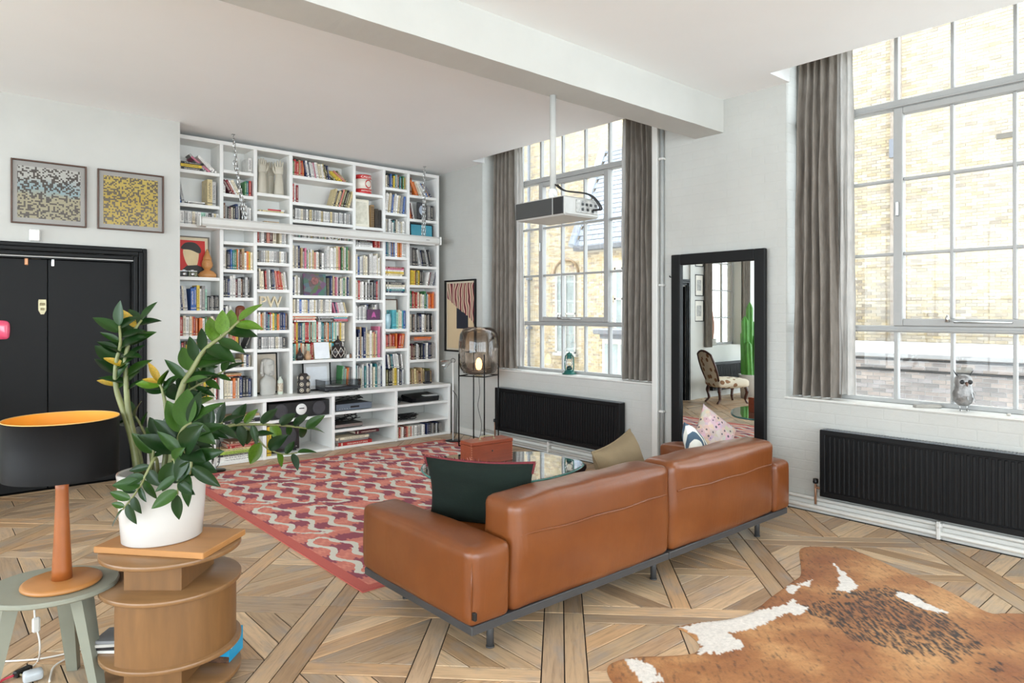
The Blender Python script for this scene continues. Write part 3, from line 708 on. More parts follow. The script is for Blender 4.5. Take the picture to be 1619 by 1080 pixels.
def book_geo(m, w, h, d, col, cd=False):
    if cd:
        v = [(-w / 2, 0, 0), (w / 2, 0, 0), (w / 2, 0, h), (-w / 2, 0, h), (-w / 2, d, 0), (w / 2, d, 0), (w / 2, d, h), (-w / 2, d, h)]
        uo = RND.randrange(40)
        m.add(v, [(0, 1, 2, 3)], 0, col, False, [[(uo, 0 + uo), (uo + 1, uo), (uo + 1, uo + 1), (uo, uo + 1)]])
        m.add(v, [(5, 4, 7, 6), (4, 0, 3, 7), (1, 5, 6, 2), (3, 2, 6, 7), (4, 5, 1, 0)], 0, s(120, 122, 124)); return
    t = .0022 if w < .02 else .003
    m.box(-w / 2 + t, w / 2 - t, t, d - .005, .004, h - .004, 0, PAGE)
    m.box(-w / 2, -w / 2 + t, 0, d, 0, h, 0, col); m.box(w / 2 - t, w / 2, 0, d, 0, h, 0, col)
    uo = RND.randrange(40); q = w / 2 - t * .5
    m.add([(-q, -.0015, 0), (q, -.0015, 0), (q, -.0015, h), (-q, -.0015, h)], [(0, 1, 2, 3)], 0, col, False, [[(uo, uo), (uo + 1, uo), (uo + 1, uo + 1), (uo, uo + 1)]])
    m.add([(-q, -.0015, h), (q, -.0015, h), (q, t, h), (-q, t, h), (-q, -.0015, 0), (q, -.0015, 0), (q, t, 0), (-q, t, 0), (-q - t / 2, t, 0), (-q - t / 2, t, h), (q + t / 2, t, 0), (q + t / 2, t, h)], [(0, 1, 2, 3), (7, 6, 5, 4), (4, 0, 9, 8), (5, 10, 11, 1)], 0, col)
ITEMS = []
def put(comp, w, h, d, M, name, cd=False, posn='standing'):
    c = HUE[name]; k = RND.uniform(.82, 1.12); col = (min(1, c[0] * k), min(1, c[1] * k), min(1, c[2] * k), 1)
    ITEMS.append(dict(comp=comp, w=w, h=h, d=d, M=M, name=name, col=col, cd=cd, pos=posn, x=M.translation.x, z=M.translation.z))
def row(ck, r, f0, f1, pal, h0, h1, t0=.014, t1=.034, cd=False, dz=0, lean=0, yoff=None, gap=.0012, comp=None):
    x0, x1, z, top = COMP[ck, r]; H = top - z - dz; xe = x0 + (x1 - x0) * f1; x = x0 + (x1 - x0) * f0 + .002; i = 0; P = PAL[pal]; st = RND.randrange(len(P))
    while True:
        w = RND.uniform(t0, t1)
        hh = RND.uniform(h0, h1) * (H - .004)
        if cd: w = RND.uniform(.0098, .0128) if t1 < .02 else w; hh = min(.126, (H - .004) * RND.uniform(h0, h1))
        an = lean * RND.uniform(.9, 1.1)
        ww = w * math.cos(an) if not lean else w / max(.5, math.cos(an))
        if x + ww > xe: break
        if lean and h1 * (H - .004) > 0: hh = min(hh, (H - .008 - w * abs(math.sin(an))) / math.cos(an))
        d = .13 if cd else RND.uniform(.13, .2); yo = YU + (RND.uniform(.012, .04) if yoff is None else yoff + RND.uniform(0, .01))
        nm = P[(st + i) % len(P)] if RND.random() < .5 else RND.choice(P)
        # leaning books pivot on their lower corner
        if lean > 0: M = Matrix.Translation((x + ww, yo, z + dz)) @ Matrix.Rotation(-an, 4, 'Y') @ Matrix.Translation((-w / 2, 0, 0)); M = Matrix.Translation((0, 0, 0)) @ M
        if lean > 0: M = Matrix.Translation((x, yo, z + dz)) @ Matrix.Rotation(an, 4, 'Y') @ Matrix.Translation((w / 2, 0, w * math.tan(an) * 0)); M.translation.z += math.sin(an) * w
        elif lean < 0: M = Matrix.Translation((x + ww, yo, z + dz)) @ Matrix.Rotation(an, 4, 'Y') @ Matrix.Translation((-w / 2, 0, 0)); M.translation.z += math.sin(-an) * w
        else: M = Matrix.Translation((x + w / 2, yo, z + dz))
        if lean: M.translation.z += .0
        put((ck, r), w, hh, d, M, nm, cd, 'leaning' if lean else 'standing'); x += ww + gap; i += 1
def pile(ck, r, f0, f1, names, th=.022, dz=0, tilt=0, comp=None, yo=None):
    x0, x1, z, top = COMP[ck, r]; zz = z + dz
    for nm in names:
        t = th * RND.uniform(.75, 1.25); L = (x1 - x0) * (f1 - f0) * RND.uniform(.86, 1.0); xc = x0 + (x1 - x0) * f0 + RND.uniform(0, (x1 - x0) * (f1 - f0) - L)
        M = Matrix.Translation((xc, (YU if yo is None else yo) + RND.uniform(.012, .035), zz + t / 2)) @ Matrix.Rotation(PI / 2, 4, 'Y')
        M = M @ Matrix.Rotation(PI, 4, 'Z') if 0 else M
        put((ck, r), t, L, RND.uniform(.15, .2), M, nm, False, 'flat'); zz += t + .0008
    return zz
# bays of the low unit are addressed like shelf compartments
for i, zs in ((1, (.03, .40)), (2, (.03, .393)), (3, (.03, .217, .412)), (4, (.03, .216, .423))):
    for j, z in enumerate(zs): COMP['base%d' % i, j] = (BX[i] + .019, BX[i + 1] - .019, z, (list(zs) + [.59])[j + 1] - (.028 if j + 1 < len(zs) else 0))
pile('A', 0, .0, .62, ['charcoal', 'yellow', 'black'], .026); row('A', 0, .62, .99, 'tall', .62, .78, .018, .026, lean=-.85)
row('A', 1, .0, .16, 'white', .8, .9, lean=-.2); row('A', 1, .70, .98, 'white', .74, .95, .03, .05); pile('A', 1, .18, .66, ['charcoal', 'white'], .016)
row('A', 2, 0, 1, 'cd', .8, .85, cd=True)
row('A', 4, .0, .3, 'mag', .72, .85, lean=-.08); row('A', 4, .3, .72, 'bright', .66, .85); row('A', 4, .72, 1, 'grey', .42, .55, .012, .02)
row('A', 5, 0, .5, 'warm', .8, .94); row('A', 5, .5, .95, 'warm', .72, .92)
row('A', 6, 0, .9, 'mix', .74, .93, .012, .022); row('A', 7, .02, .98, 'mix', .5, .75, .012, .028)
row('B', 0, .84, 1, 'red', .62, .75, .03, .045)
row('B', 1, 0, .1, 'red', .7, .8); row('B', 1, .2, .62, 'red', .7, .8, lean=-.5); row('B', 1, .72, .98, 'warm', .72, .84)
row('B', 2, 0, .99, 'dark', .6, .78, .012, .026); row('B', 4, 0, .99, 'mix', .72, .9, .012, .026); row('B', 5, 0, .92, 'dark', .74, .92, .014, .03)
row('B', 6, 0, .34, 'bw', .7, .88, .016, .028); row('B', 7, .1, .62, 'mix', .6, .86, .014, .026); row('B', 7, .72, .86, 'yg', .7, .8, .018, .02, lean=.4)
pile('B', 8, .32, .62, ['charcoal', 'grey', 'cream', 'grey', 'olive'], .018); row('B', 8, .64, .92, 'pack', .82, .95, .014, .026)
row('B', 9, .05, .66, 'mix', .62, .78, .014, .03); row('B', 9, .66, .98, 'tall', .66, .95, .018, .03); pile('B', 9, .1, .62, ['orange', 'tan'], .016, .226)
row('C', 3, 0, .3, 'bw', .78, .95, .012, .02); row('C', 3, .3, .72, 'red', .8, .95, .03, .05); row('C', 3, .72, .98, 'mag', .6, .9)
row('C', 4, 0, .96, 'cd', .8, .86, cd=True); row('C', 5, 0, .62, 'bw', .74, .9, .014, .024, lean=-.05); row('C', 5, .62, .98, 'warm', .7, .9, .014, .022, lean=-.12)
row('C', 7, 0, .96, 'mix', .82, .96, .012, .024); row('C', 8, .0, .93, 'cd', .8, .86, cd=True)
pile('C', 1, .1, .86, ['straw'], .02); pile('C', 2, .2, .7, ['tan'], .012)
row('D', 0, 0, .22, 'warm', .76, .92, .018, .03); row('D', 0, .22, .64, 'tall', .78, .9, .016, .026, lean=-.2); row('D', 0, .66, .94, 'yg', .8, .9, .018, .026, lean=-.9)
row('D', 1, 0, .11, 'red', .72, .9, .02, .03); row('D', 1, .64, .98, 'yg', .74, .86, .016, .026, lean=.3)
row('D', 2, 0, .99, 'cd', .82, .88, cd=True); row('D', 3, .0, .99, 'cd', .7, .8, .011, .02, cd=True)
row('D', 4, 0, .14, 'white', .76, .86, .016, .028); row('D', 4, .14, .52, 'tall', .6, .76, .014, .026); row('D', 4, .52, .99, 'tall', .76, .92, .014, .026)
row('D', 5, 0, .15, 'white', .74, .85, .016, .03); row('D', 5, .63, .99, 'tall', .76, .9, .014, .028)
row('D', 6, 0, .68, 'white', .9, .97, .016, .026); row('D', 6, .70, .92, 'tall', .74, .8, .012, .02, lean=-.25)
row('D', 7, 0, .92, 'pack', .36, .4, .014, .026, yoff=.075); row('D', 7, 0, .92, 'pack', .72, .8, .012, .024, dz=.197, yoff=.06)
z_ = pile('D', 7, .0, .4, ['white', 'salmon', 'cream', 'orange', 'green'], .016, .425); pile('D', 7, .42, .68, ['grey', 'charcoal', 'silver'], .018, .425); pile('D', 7, .68, .93, ['red', 'pink', 'turquoise', 'cream', 'red'], .016, .425)
row('D', 8, .80, .985, 'bright', .74, .86, .01, .018, lean=.06)
pile('E', 2, .02, .66, ['white', 'silver', 'charcoal'], .026); row('E', 2, .7, .98, 'red', .6, .75)
row('E', 3, 0, .99, 'white', .72, .95, .014, .026); row('E', 4, 0, .99, 'bw', .78, .95, .014, .026); row('E', 5, .02, .96, 'bw', .72, .95, .016, .028, yoff=.06)
row('E', 6, 0, .98, 'tall', .6, .92, .014, .028); row('E', 7, .0, .99, 'mag', .7, .93, .01, .022)
row('F', 0, .05, .98, 'mix', .72, .9, .014, .03); row('F', 1, 0, .95, 'white', .8, .92, .014, .024, lean=.1); row('F', 2, 0, .99, 'mag', .6, .85, .014, .028)
row('F', 3, 0, .99, 'mix', .66, .84, .014, .028); pile('F', 4, .02, .9, ['cream', 'straw', 'yellow', 'white', 'pink', 'crimson'], .019); pile('F', 5, .06, .95, ['navy', 'teal', 'white', 'cream', 'charcoal'], .025)
row('F', 6, .34, .99, 'teal', .5, .58, .016, .026); row('F', 7, 0, .5, 'red', .72, .86, .016, .024, dz=.028); row('F', 7, .5, .6, 'warm', .84, .9); row('F', 7, .62, .96, 'red', .78, .9, .03, .045, lean=.12); pile('F', 7, .02, .5, ['tan'], .026)
row('F', 8, .0, .62, 'yg', .46, .52, .02, .035); row('F', 8, .62, .9, 'mag', .44, .5, .014, .02); row('F', 8, .05, .86, 'mag', .8, .88, .012, .02, dz=.21, lean=-.12)
row('G', 0, .05, .16, 'dark', .7, .9); row('G', 0, .22, .5, 'warm', .72, .84, .02, .03, lean=-.45); row('G', 0, .56, .92, 'mix', .72, .84, .018, .026, lean=-.62)
row('G', 1, .0, .2, 'red', .7, .8, .016, .02, lean=-.2); row('G', 1, .68, .96, 'grey', .74, .8, .03, .05)
row('G', 3, .0, .34, 'grey', .76, .86, .016, .028); row('G', 3, .36, .9, 'grey', .7, .82, .014, .024, lean=-.2)
row('G', 4, 0, .58, 'yg', .84, .95, .016, .03); row('G', 4, .62, .97, 'dark', .8, .88, .02, .03, lean=.22)
row('G', 5, 0, .99, 'warm', .66, .86, .014, .028); row('G', 6, 0, .92, 'dark', .78, .92, .014, .03); row('G', 7, 0, .99, 'dark', .56, .7, .014, .03); pile('G', 7, .15, .85, ['salmon', 'orange'], .018, .235)
row('G', 8, .02, .9, 'old', .54, .74, .012, .022, lean=-.06)
pile('base1', 1, .1, .99, ['black', 'charcoal', 'silver', 'tan'], .022, yo=YBF + .03); pile('base1', 0, .02, .9, ['white', 'white', 'charcoal', 'lime', 'straw'], .024, yo=YBF + .01); pile('base1', 0, .3, .86, ['red', 'salmon', 'brown'], .02, .125, yo=YBF + .03)
pile('base3', 0, .0, .62, ['red', 'grey', 'cream'], .03, yo=YBF + .01); pile('base3', 0, .35, .8, ['burgundy'], .03, .105, yo=YBF + .03)
x0, x1, z, top = COMP['base4', 0]
def brow(f0, f1, pal, h0, h1, t0, t1, cd):
    n0 = len(ITEMS); row('base4', 0, f0, f1, pal, h0, h1, t0, t1, cd)
    for it in ITEMS[n0:]: it['M'].translation.y += YBF - YU
brow(.02, .33, 'red', .76, .84, .012, .02, False); brow(.34, .56, 'cd', .8, .86, .02, .03, False); brow(.57, .9, 'grey', .78, .86, .012, .018, False)
# yellow book standing by the subwoofer
put(('base2', 0), .045, .3, .2, Matrix.Translation((2.735, YBF + .03, .03)), 'yellow')
rows_ = {}
for it in ITEMS:
    p = it['M'].translation
    it['score'] = it['w'] * it['h'] / (p.x ** 2 + p.y ** 2); rows_.setdefault((it['comp'], it['pos'] == 'flat', it['cd']), []).append(it)
CATS = {}
for (comp, flat, cd), L in rows_.items():
    if flat:
        L.sort(key=lambda i: (round(i['x'], 1), i['z']))
    else: L.sort(key=lambda i: (i['z'] > COMP[comp][2] + .12 if comp in COMP else 0, i['x']))
    for n_, it in enumerate(L): it['ord'] = n_
books = [i for i in ITEMS if not i['cd']]; books.sort(key=lambda i: -i['score'])
keep = set(id(i) for i in books[:300]); seen_l = set()
rest = MB()
for it in ITEMS:
    ck, r = it['comp']; kd = 'cd case' if it['cd'] else 'book'
    if not it['cd'] and id(it) not in keep:
        rest.M = it['M']; book_geo(rest, it['w'], it['h'], it['d'], it['col']); continue
    m = MB(); book_geo(m, it['w'], it['h'], it['d'], it['col'], it['cd'])
    o = m.build('cd_case' if it['cd'] else 'book', BOOK); o.matrix_world = it['M']
    if ck.startswith('base'):
        where = 'low unit bay %s from left, %s shelf up' % (ORD[int(ck[4])], ORD[r])
    else: where = '%s shelf down, %s column from door' % (ORD[r], CN[ck])
    if it['pos'] == 'flat': lab = '%s book lying %s in pile, %s' % (it['name'], ORD[it['ord']], where)
    else: lab = '%s %s %s %s from left, %s' % (it['name'], it['pos'], kd, ORD[it['ord']], where)
    tag(o, lab, 'cd' if it['cd'] else 'book', 'cd cases on the bookcase' if it['cd'] else 'books on the bookcase')
rest.M = None
if rest.v: tag(rest.build('slim_books', BOOK), 'many slim books packed between the larger ones on the bookcase', 'books', kind='stuff')
print('BOOKS', len(books), 'CDS', len(ITEMS) - len(books))
# ------------------------------------------------------------------ rug
RX0, RX1, RY0, RY1 = 1.80, 4.72, 3.29, 6.64
RUG, nt, b = newmat('woven_ikat_rug')
v = coords(nt); sp = nd(nt, 'ShaderNodeSeparateXYZ'); nt.links.new(v, sp.inputs[0])
def stair(o, n_): return val(nt, 'DIVIDE', val(nt, 'FLOOR', val(nt, 'MULTIPLY', o, n_)), n_)
wn_ = nd(nt, 'ShaderNodeTexWhiteNoise', noise_dimensions='1D'); nt.links.new(stair(sp.outputs[0], 62), wn_.inputs['W'])
jag = val(nt, 'SUBTRACT', wn_.outputs[0], .5)
X_, Y_ = sp.outputs[0], sp.outputs[1]
yl = val(nt, 'ADD', Y_, val(nt, 'MULTIPLY', jag, .022))
w_ = val(nt, 'MULTIPLY', val(nt, 'SINE', val(nt, 'MULTIPLY', yl, 2 * PI / .32)), .036)
u_ = val(nt, 'MULTIPLY', val(nt, 'SUBTRACT', X_, w_), 2 * PI / .30)
turn = val(nt, 'SINE', val(nt, 'ADD', val(nt, 'MULTIPLY', yl, 2 * PI / .96), val(nt, 'MULTIPLY', X_, 2 * PI / 1.3)))
sgn = val(nt, 'SIGN', val(nt, 'SINE', val(nt, 'MULTIPLY', X_, 2 * PI / 1.2)))
bump_ = val(nt, 'MULTIPLY', val(nt, 'MULTIPLY', val(nt, 'MAXIMUM', val(nt, 'SUBTRACT', turn, .80), 0), 8.5), sgn)
F_ = val(nt, 'ADD', val(nt, 'SINE', u_), bump_)
line = val(nt, 'LESS_THAN', val(nt, 'ABSOLUTE', F_), .46)
ph = val(nt, 'MULTIPLY', val(nt, 'GREATER_THAN', F_, 0), PI)
yy = val(nt, 'ADD', Y_, val(nt, 'MULTIPLY', jag, .06))
blk_ = val(nt, 'SINE', val(nt, 'ADD', val(nt, 'MULTIPLY', yy, 2 * PI / .32), ph))
plum = val(nt, 'GREATER_THAN', blk_, .28)
plum2 = val(nt, 'LESS_THAN', blk_, -.93)
base = mixc(nt, noi(nt, v, 5, 3), s(204, 116, 102), s(218, 136, 120))
c = mixc(nt, plum, base, s(150, 76, 90)); c = mixc(nt, plum2, c, s(222, 140, 122)); c = mixc(nt, line, c, s(216, 212, 199))
inr = val(nt, 'MULTIPLY', val(nt, 'MULTIPLY', val(nt, 'GREATER_THAN', sp.outputs[0], .07), val(nt, 'LESS_THAN', sp.outputs[0], RX1 - RX0 - .07)), val(nt, 'MULTIPLY', val(nt, 'GREATER_THAN', sp.outputs[1], .06), val(nt, 'LESS_THAN', sp.outputs[1], RY1 - RY0 - .06)))
c = mixc(nt, inr, s(196, 98, 88), c)
fine = noi(nt, coords(nt, 'Object', (1, 3, 1)), 260, 2)
nn = nd(nt, 'ShaderNodeMix', data_type='RGBA', blend_type='MULTIPLY'); nn.inputs[0].default_value = 1
nt.links.new(c, nn.inputs[6]); nt.links.new(ramp(nt, fine, [(.3, (.86, .86, .86, 1)), (.7, (1.08, 1.08, 1.08, 1))]), nn.inputs[7])
nt.links.new(nn.outputs[2], b.inputs['Base Color']); b.inputs['Roughness'].default_value = .9; bumpn(nt, b, fine, .3, .004)
m = MB()
def rugf(u, w): return ((RX1 - RX0) * u, (RY1 - RY0) * w, .009 + .0015 * noise.noise(Vector((u * 9, w * 9, 1))))
m.grid(rugf, 40, 40); m.box(0, RX1 - RX0, 0, RY1 - RY0, .0006, .007)
rug = m.build('area_rug', RUG); rug.location = (RX0, RY0, 0); tag(rug, 'coral and plum trellis patterned rug under the glass coffee table', 'rug')
# ------------------------------------------------------------------ cowhide
HIDE = am('brindle_cowhide', .75, .14, 60, (1, 1, 1), .35, 160, .05)
ho = [(2.10, 1.72), (2.14, 1.845), (2.224, 1.924), (2.35, 1.90), (2.484, 1.80), (2.587, 1.745), (2.667, 1.775), (2.72, 1.87), (2.736, 1.937), (2.85, 1.91), (2.992, 1.83), (3.164, 1.793), (3.38, 1.82), (3.572, 1.837), (3.70, 1.85), (3.815, 1.864), (3.99, 1.95), (4.246, 2.074), (4.385, 2.0), (4.462, 1.855), (4.42, 1.70), (4.341, 1.534), (4.27, 1.38), (4.201, 1.233), (4.051, 1.021), (4.11, .95), (4.25, .80), (4.33, .62), (4.25, .45), (4.05, .42), (3.85, .40), (3.55, .12), (3.3, -.05), (3.0, .0), (2.6, .12), (2.2, .35), (1.9, .55), (1.75, .78), (1.80, 1.0), (1.9, 1.25), (2.02, 1.5)]
hp = smoothpoly([(a, b_) for a, b_ in ho], 4)
def inside(x, y, P):
    c = False; j = len(P) - 1
    for i in range(len(P)):
        if (P[i][1] > y) != (P[j][1] > y) and x < (P[j][0] - P[i][0]) * (y - P[i][1]) / (P[j][1] - P[i][1]) + P[i][0]: c = not c
        j = i
    return c
def fl(px, py): p = at(px, py, z=0); return (p.x, p.y)
white = [[fl(*q) for q in P] for P in ([(1072, 993), (1120, 984), (1150, 978), (1185, 970), (1235, 962), (1252, 950), (1280, 966), (1262, 975), (1240, 972), (1210, 990), (1180, 998), (1150, 1003), (1178, 1025), (1145, 1036), (1098, 1036), (1110, 1020), (1100, 1008)],
    [(1318, 893), (1334, 908), (1358, 928), (1344, 938), (1322, 936), (1330, 924)], [(1412, 937), (1440, 943), (1470, 958), (1500, 972), (1470, 968), (1436, 955)], [(1240, 926), (1262, 928), (1255, 942), (1245, 940)], [(1262, 926), (1290, 919), (1276, 930)],
    [(980, 1042), (1005, 1044), (1028, 1058), (1050, 1080), (1020, 1084), (1000, 1062)])]
blk = [fl(*q) for q in ((1230, 950), (1330, 945), (1400, 930), (1470, 960), (1530, 1000), (1560, 1030), (1520, 1062), (1440, 1056), (1360, 1010), (1290, 985))]
H = .0095; gx = np.arange(1.7, 4.52, H); gy = np.arange(-.1, 2.14, H)
HP = np.array(hp); HQ = np.roll(HP, -1, 0)
def inside_np(X, Y, P):
    P = np.array(P); Q = np.roll(P, 1, 0); c = np.zeros(X.shape, bool)
    for (x1, y1), (x2, y2) in zip(P, Q):
        if y1 == y2: continue
        c ^= ((y1 > Y) != (y2 > Y)) & (X < (x2 - x1) * (Y - y1) / (y2 - y1) + x1)
    return c
def near_np(X, Y):
    bd = np.full(X.shape, 1e9); bx_ = np.zeros(X.shape); by_ = np.zeros(X.shape)
    for a, q in zip(HP, HQ):
        dx, dy = q - a; t = np.clip(((X - a[0]) * dx + (Y - a[1]) * dy) / (dx * dx + dy * dy + 1e-12), 0, 1); ex, ey = a[0] + dx * t, a[1] + dy * t
        d = (X - ex) ** 2 + (Y - ey) ** 2; k = d < bd; bd[k] = d[k]; bx_[k] = ex[k]; by_[k] = ey[k]
    return np.sqrt(bd), bx_, by_
CX, CY = np.meshgrid(gx + H / 2, gy + H / 2, indexing='ij'); cin = inside_np(CX, CY, hp)
idm = -np.ones((len(gx) + 1, len(gy) + 1), int); VX = []; VY = []; fs = []
for i, j in zip(*np.nonzero(cin)):
    q = []
    for di, dj in ((0, 0), (1, 0), (1, 1), (0, 1)):
        if idm[i + di, j + dj] < 0: idm[i + di, j + dj] = len(VX); VX.append(1.7 + (i + di) * H); VY.append(-.1 + (j + dj) * H)
        q.append(int(idm[i + di, j + dj]))
    fs.append(tuple(q))
VX = np.array(VX); VY = np.array(VY); ED, NX, NY = near_np(VX, VY)
n1 = np.array([noise.fractal(Vector((x * 3.0 + y * 1.2, y * 3.0 - x * .5, 0)), .8, 2.1, 4) for x, y in zip(VX, VY)])
st_ = np.array([noise.fractal(Vector(((x + y) * 11, (x - y) * 46, 3)), .5, 2.0, 4) for x, y in zip(VX, VY)])
n2 = np.array([noise.noise(Vector((x * 16, y * 16, 1))) for x, y in zip(VX, VY)])
wm = np.zeros(VX.shape, bool); JX, JY = VX + .022 * n2 + .016 * st_, VY - .018 * n2 + .012 * st_
for P in white: wm |= inside_np(JX, JY, P)
dm = inside_np(VX + .14 * n1, VY + .12 * n1, blk)
def lin(a, c, k): return a[None, :3] * (1 - k[:, None]) + c[None, :3] * k[:, None]
A_, B_, P_, D_, W_c = (np.array(s(*q)) for q in ((184, 128, 74), (142, 86, 46), (204, 156, 104), (34, 28, 26), (226, 220, 212)))
C_ = lin(A_, B_, np.clip(.5 + .6 * n1, 0, 1)); k2 = np.clip(-n1 * .9, 0, 1); C_ = C_ * (1 - k2[:, None]) + P_[None, :3] * k2[:, None]
kd = np.where(dm, np.clip(st_ * 1.7 + .5, 0, .97), np.clip(st_ * .9 - .18, 0, .6)); C_ = C_ * (1 - kd[:, None]) + D_[None, :3] * kd[:, None]
C_[wm] = W_c[:3]
VZ = .0016 + np.minimum(.006, ED * .3) + .004 * np.maximum(0, n1) * np.minimum(1, ED * 6)
deg = {}
for f in fs:
    for k in range(4): e = (f[k], f[(k + 1) % 4]) if f[k] < f[(k + 1) % 4] else (f[(k + 1) % 4], f[k]); deg[e] = deg.get(e, 0) + 1
rim = list(set(i for e, n_ in deg.items() if n_ == 1 for i in e))
VX[rim] = NX[rim]; VY[rim] = NY[rim]; VZ[rim] = .0014
vs = list(zip(VX.tolist(), VY.tolist(), VZ.tolist())); cols = [tuple(c) + (1.0,) for c in C_.tolist()]
me = bpy.data.meshes.new('cowhide_rug'); me.from_pydata(vs, [], fs); me.materials.append(HIDE)
ca = me.color_attributes.new('col', 'FLOAT_COLOR', 'POINT'); ca.data.foreach_set('color', [x for c in cols for x in c]); me.polygons.foreach_set('use_smooth', [True] * len(fs))
tag(link('cowhide_rug', me), 'brown brindle cowhide with white patches on the parquet behind the sofa', 'rug')
# ------------------------------------------------------------------ sofa
LEA, nt, b = newmat('tan_leather')
v = coords(nt); f = noi(nt, v, 2.2, 5, .6)
nt.links.new(ramp(nt, f, [(.25, s(104, 54, 23)), (.55, s(118, 65, 29)), (.8, s(130, 76, 37))]), b.inputs['Base Color'])
nt.links.new(val(nt, 'ADD', val(nt, 'MULTIPLY', noi(nt, v, 9, 4), .12), .25), b.inputs['Roughness'])
cr = noi(nt, coords(nt, 'Object', (4.5, 1.2, .8)), 5, 4, .55, 1.0); pb = noi(nt, v, 240, 2)
bumpn(nt, b, val(nt, 'ADD', val(nt, 'MULTIPLY', cr, .6), val(nt, 'MULTIPLY', pb, .04)), .12, .02)
FRAME = pm('charcoal_sofa_frame', s(62, 62, 63), .45, var=.06, scale=9)
sf = thing('sofa', 'low tan leather two-seat sofa seen from behind on a charcoal frame', 'sofa', (1.745, 2.265, 0))
SX = 2.745; SD = .94
m = MB(); m.cbox(.014, 1.392, .014, SD - .01, .138, .177, .004); m.build('base_frame', FRAME, sf)
m = MB(); m.cbox(1.396, SX - .014, .014, SD - .01, .138, .177, .004); m.build('base_frame', FRAME, sf)
for x, y in ((.2, .12), (1.39, .12), (2.52, .12), (.2, .82), (1.39, .82), (2.52, .82)):
    m = MB(); m.tube([(x, y, 0), (x, y, .14)], .017, 12); m.tube([(x, y, 0), (x, y, .006)], .02, 12); m.build('leg', FRAME, sf)
m = MB(); m.soft((.112, SD / 2, .339), (.224, SD, .332), .034, (.012, .012, .018), 14, wob=.006, seed=1); al = m.build('armrest', LEA, sf)
m = MB(); m.soft((SX - .105, SD / 2, .339), (.21, SD, .332), .034, (.012, .012, .018), 14, wob=.006, seed=2); ar = m.build('armrest', LEA, sf)
for k, (x0, x1) in enumerate(((.226, 1.392), (1.396, SX - .212))):
    m = MB(); m.soft(((x0 + x1) / 2, .112, .42), (x1 - x0 - .004, .224, .49), .045, (.004, .022, .016), 18, wob=.009, seed=5 + k)
    bk = m.build('back_cushion', LEA, sf)
    n = 30; m = MB(); pts = []
    for i in range(n + 1):
        t = i / n; x = x0 + .05 + (x1 - x0 - .1) * t; u = (2 * t - 1); pts.append((x, -.002 - .0215 * (1 - u * u), .512 + .003 * math.sin(t * 17)))
    m.tube(pts, .005, 6); m.build('seam', LEA, bk)
    m = MB(); m.soft(((x0 + x1) / 2, .58, .30), (x1 - x0 - .004, .70, .235), .05, (.004, .01, .02), 12, wob=.005, seed=9 + k); m.build('seat_cushion', LEA, sf)
for o_, xs in ((al, .224), (ar, .21)):
    pass
for (x, y) in ((.012, .012), (.012, SD - .02)):
    m = MB(); m.tube([(x, y, .2), (x - .006, y - .006, .34), (x, y, .46)], .003, 5); m.build('seam', LEA, al)
m = MB(); m.cbox(.008, .022, -.014, .006, .212, .246, .002); m.build('maker_tag', DARK, sf)
# ------------------------------------------------------------------ cushions
def pillow(mb, w, h, t, n=22, seed=0, corner=.1):
    def side(sg):
        def f(u, v_):
            a, c = 2 * u - 1, 2 * v_ - 1
            k = max(0, (1 - a ** 4) * (1 - c ** 4)) ** .55
            sx_ = 1 - .10 * (1 - c * c) ** 1 * abs(a) ** 2; sz_ = 1 - .10 * (1 - a * a) * abs(c) ** 2
            wv = .01 * noise.noise(Vector((a * 2 + seed, c * 2, sg)))
            return (a * w / 2 * sx_, sg * (t / 2 * k + wv * k) , c * h / 2 * sz_)
        return f
    mb.grid(side(-1), n, n); o = len(mb.f); mb.grid(side(1), n, n)
    mb.f[o:] = [f[::-1] for f in mb.f[o:]]
    return mb
def rim_path(w, h, n=22):
    P = []
    for a, c in [(-1 + 2 * i / n, -1) for i in range(n)] + [(1, -1 + 2 * i / n) for i in range(n)] + [(1 - 2 * i / n, 1) for i in range(n)] + [(-1, 1 - 2 * i / n) for i in range(n)]:
        P.append((a * w / 2 * (1 - .10 * (1 - c * c) * abs(a) ** 2), 0, c * h / 2 * (1 - .10 * (1 - a * a) * abs(c) ** 2)))
    return P
GREEN = pm('dark_green_velvet', s(2, 20, 11), .95, var=.25, scale=4, sheen=.0, bump=.1, bscale=150)
FRINGE = am('multicolour_fringe', .85, .2, 60)
def cushion(name, label, w, h, t, M, mat, seed=0, piping=None):
    r = thing(name, label, 'cushion'); r.matrix_world = M
    m = pillow(MB(), w, h, t, seed=seed); m.build('cover', mat, r)
    if piping: m = MB(); m.tube(rim_path(w, h), .006, 6, closed=True); m.build('piping', piping, r)
    return r
M1 = Matrix.Translation((2.185, 2.76, .575)) @ Matrix.Rotation(math.radians(-58), 4, 'Z') @ Matrix.Rotation(math.radians(9), 4, 'X')
gc = cushion('green_cushion', 'dark green velvet cushion with red fringed edge in the near corner of the sofa', .60, .37, .12, M1, GREEN, 3)
m = MB(); rp = rim_path(.60, .37, 44); rr = random.Random(2); fc = [s(130, 52, 58), s(160, 90, 86), s(110, 38, 46), s(60, 30, 40), s(180, 130, 118)]
for i, p in enumerate(rp):
    if p[2] < .12: continue
    for q in range(2):
        d = Vector(p).normalized(); e = Vector(p) + d * rr.uniform(.014, .024) + Vector((rr.uniform(-.006, .006), rr.uniform(-.012, .012), rr.uniform(-.006, .006)))
        c = fc[rr.randrange(5)]; m.add([Vector(p) + Vector((0, .006, 0)), Vector(p) - Vector((0, .006, 0)), e], [(0, 1, 2)], 0, c)
m.tube([q for q in rp if q[2] > .12], .007, 5, col=s(110, 40, 46)); tag(m.build('fringe', FRINGE, gc), 'red and pink fringe', kind='stuff')
KHA = pm('khaki_cotton', s(128, 110, 82), .85, var=.06, scale=5, bump=.15, bscale=120)
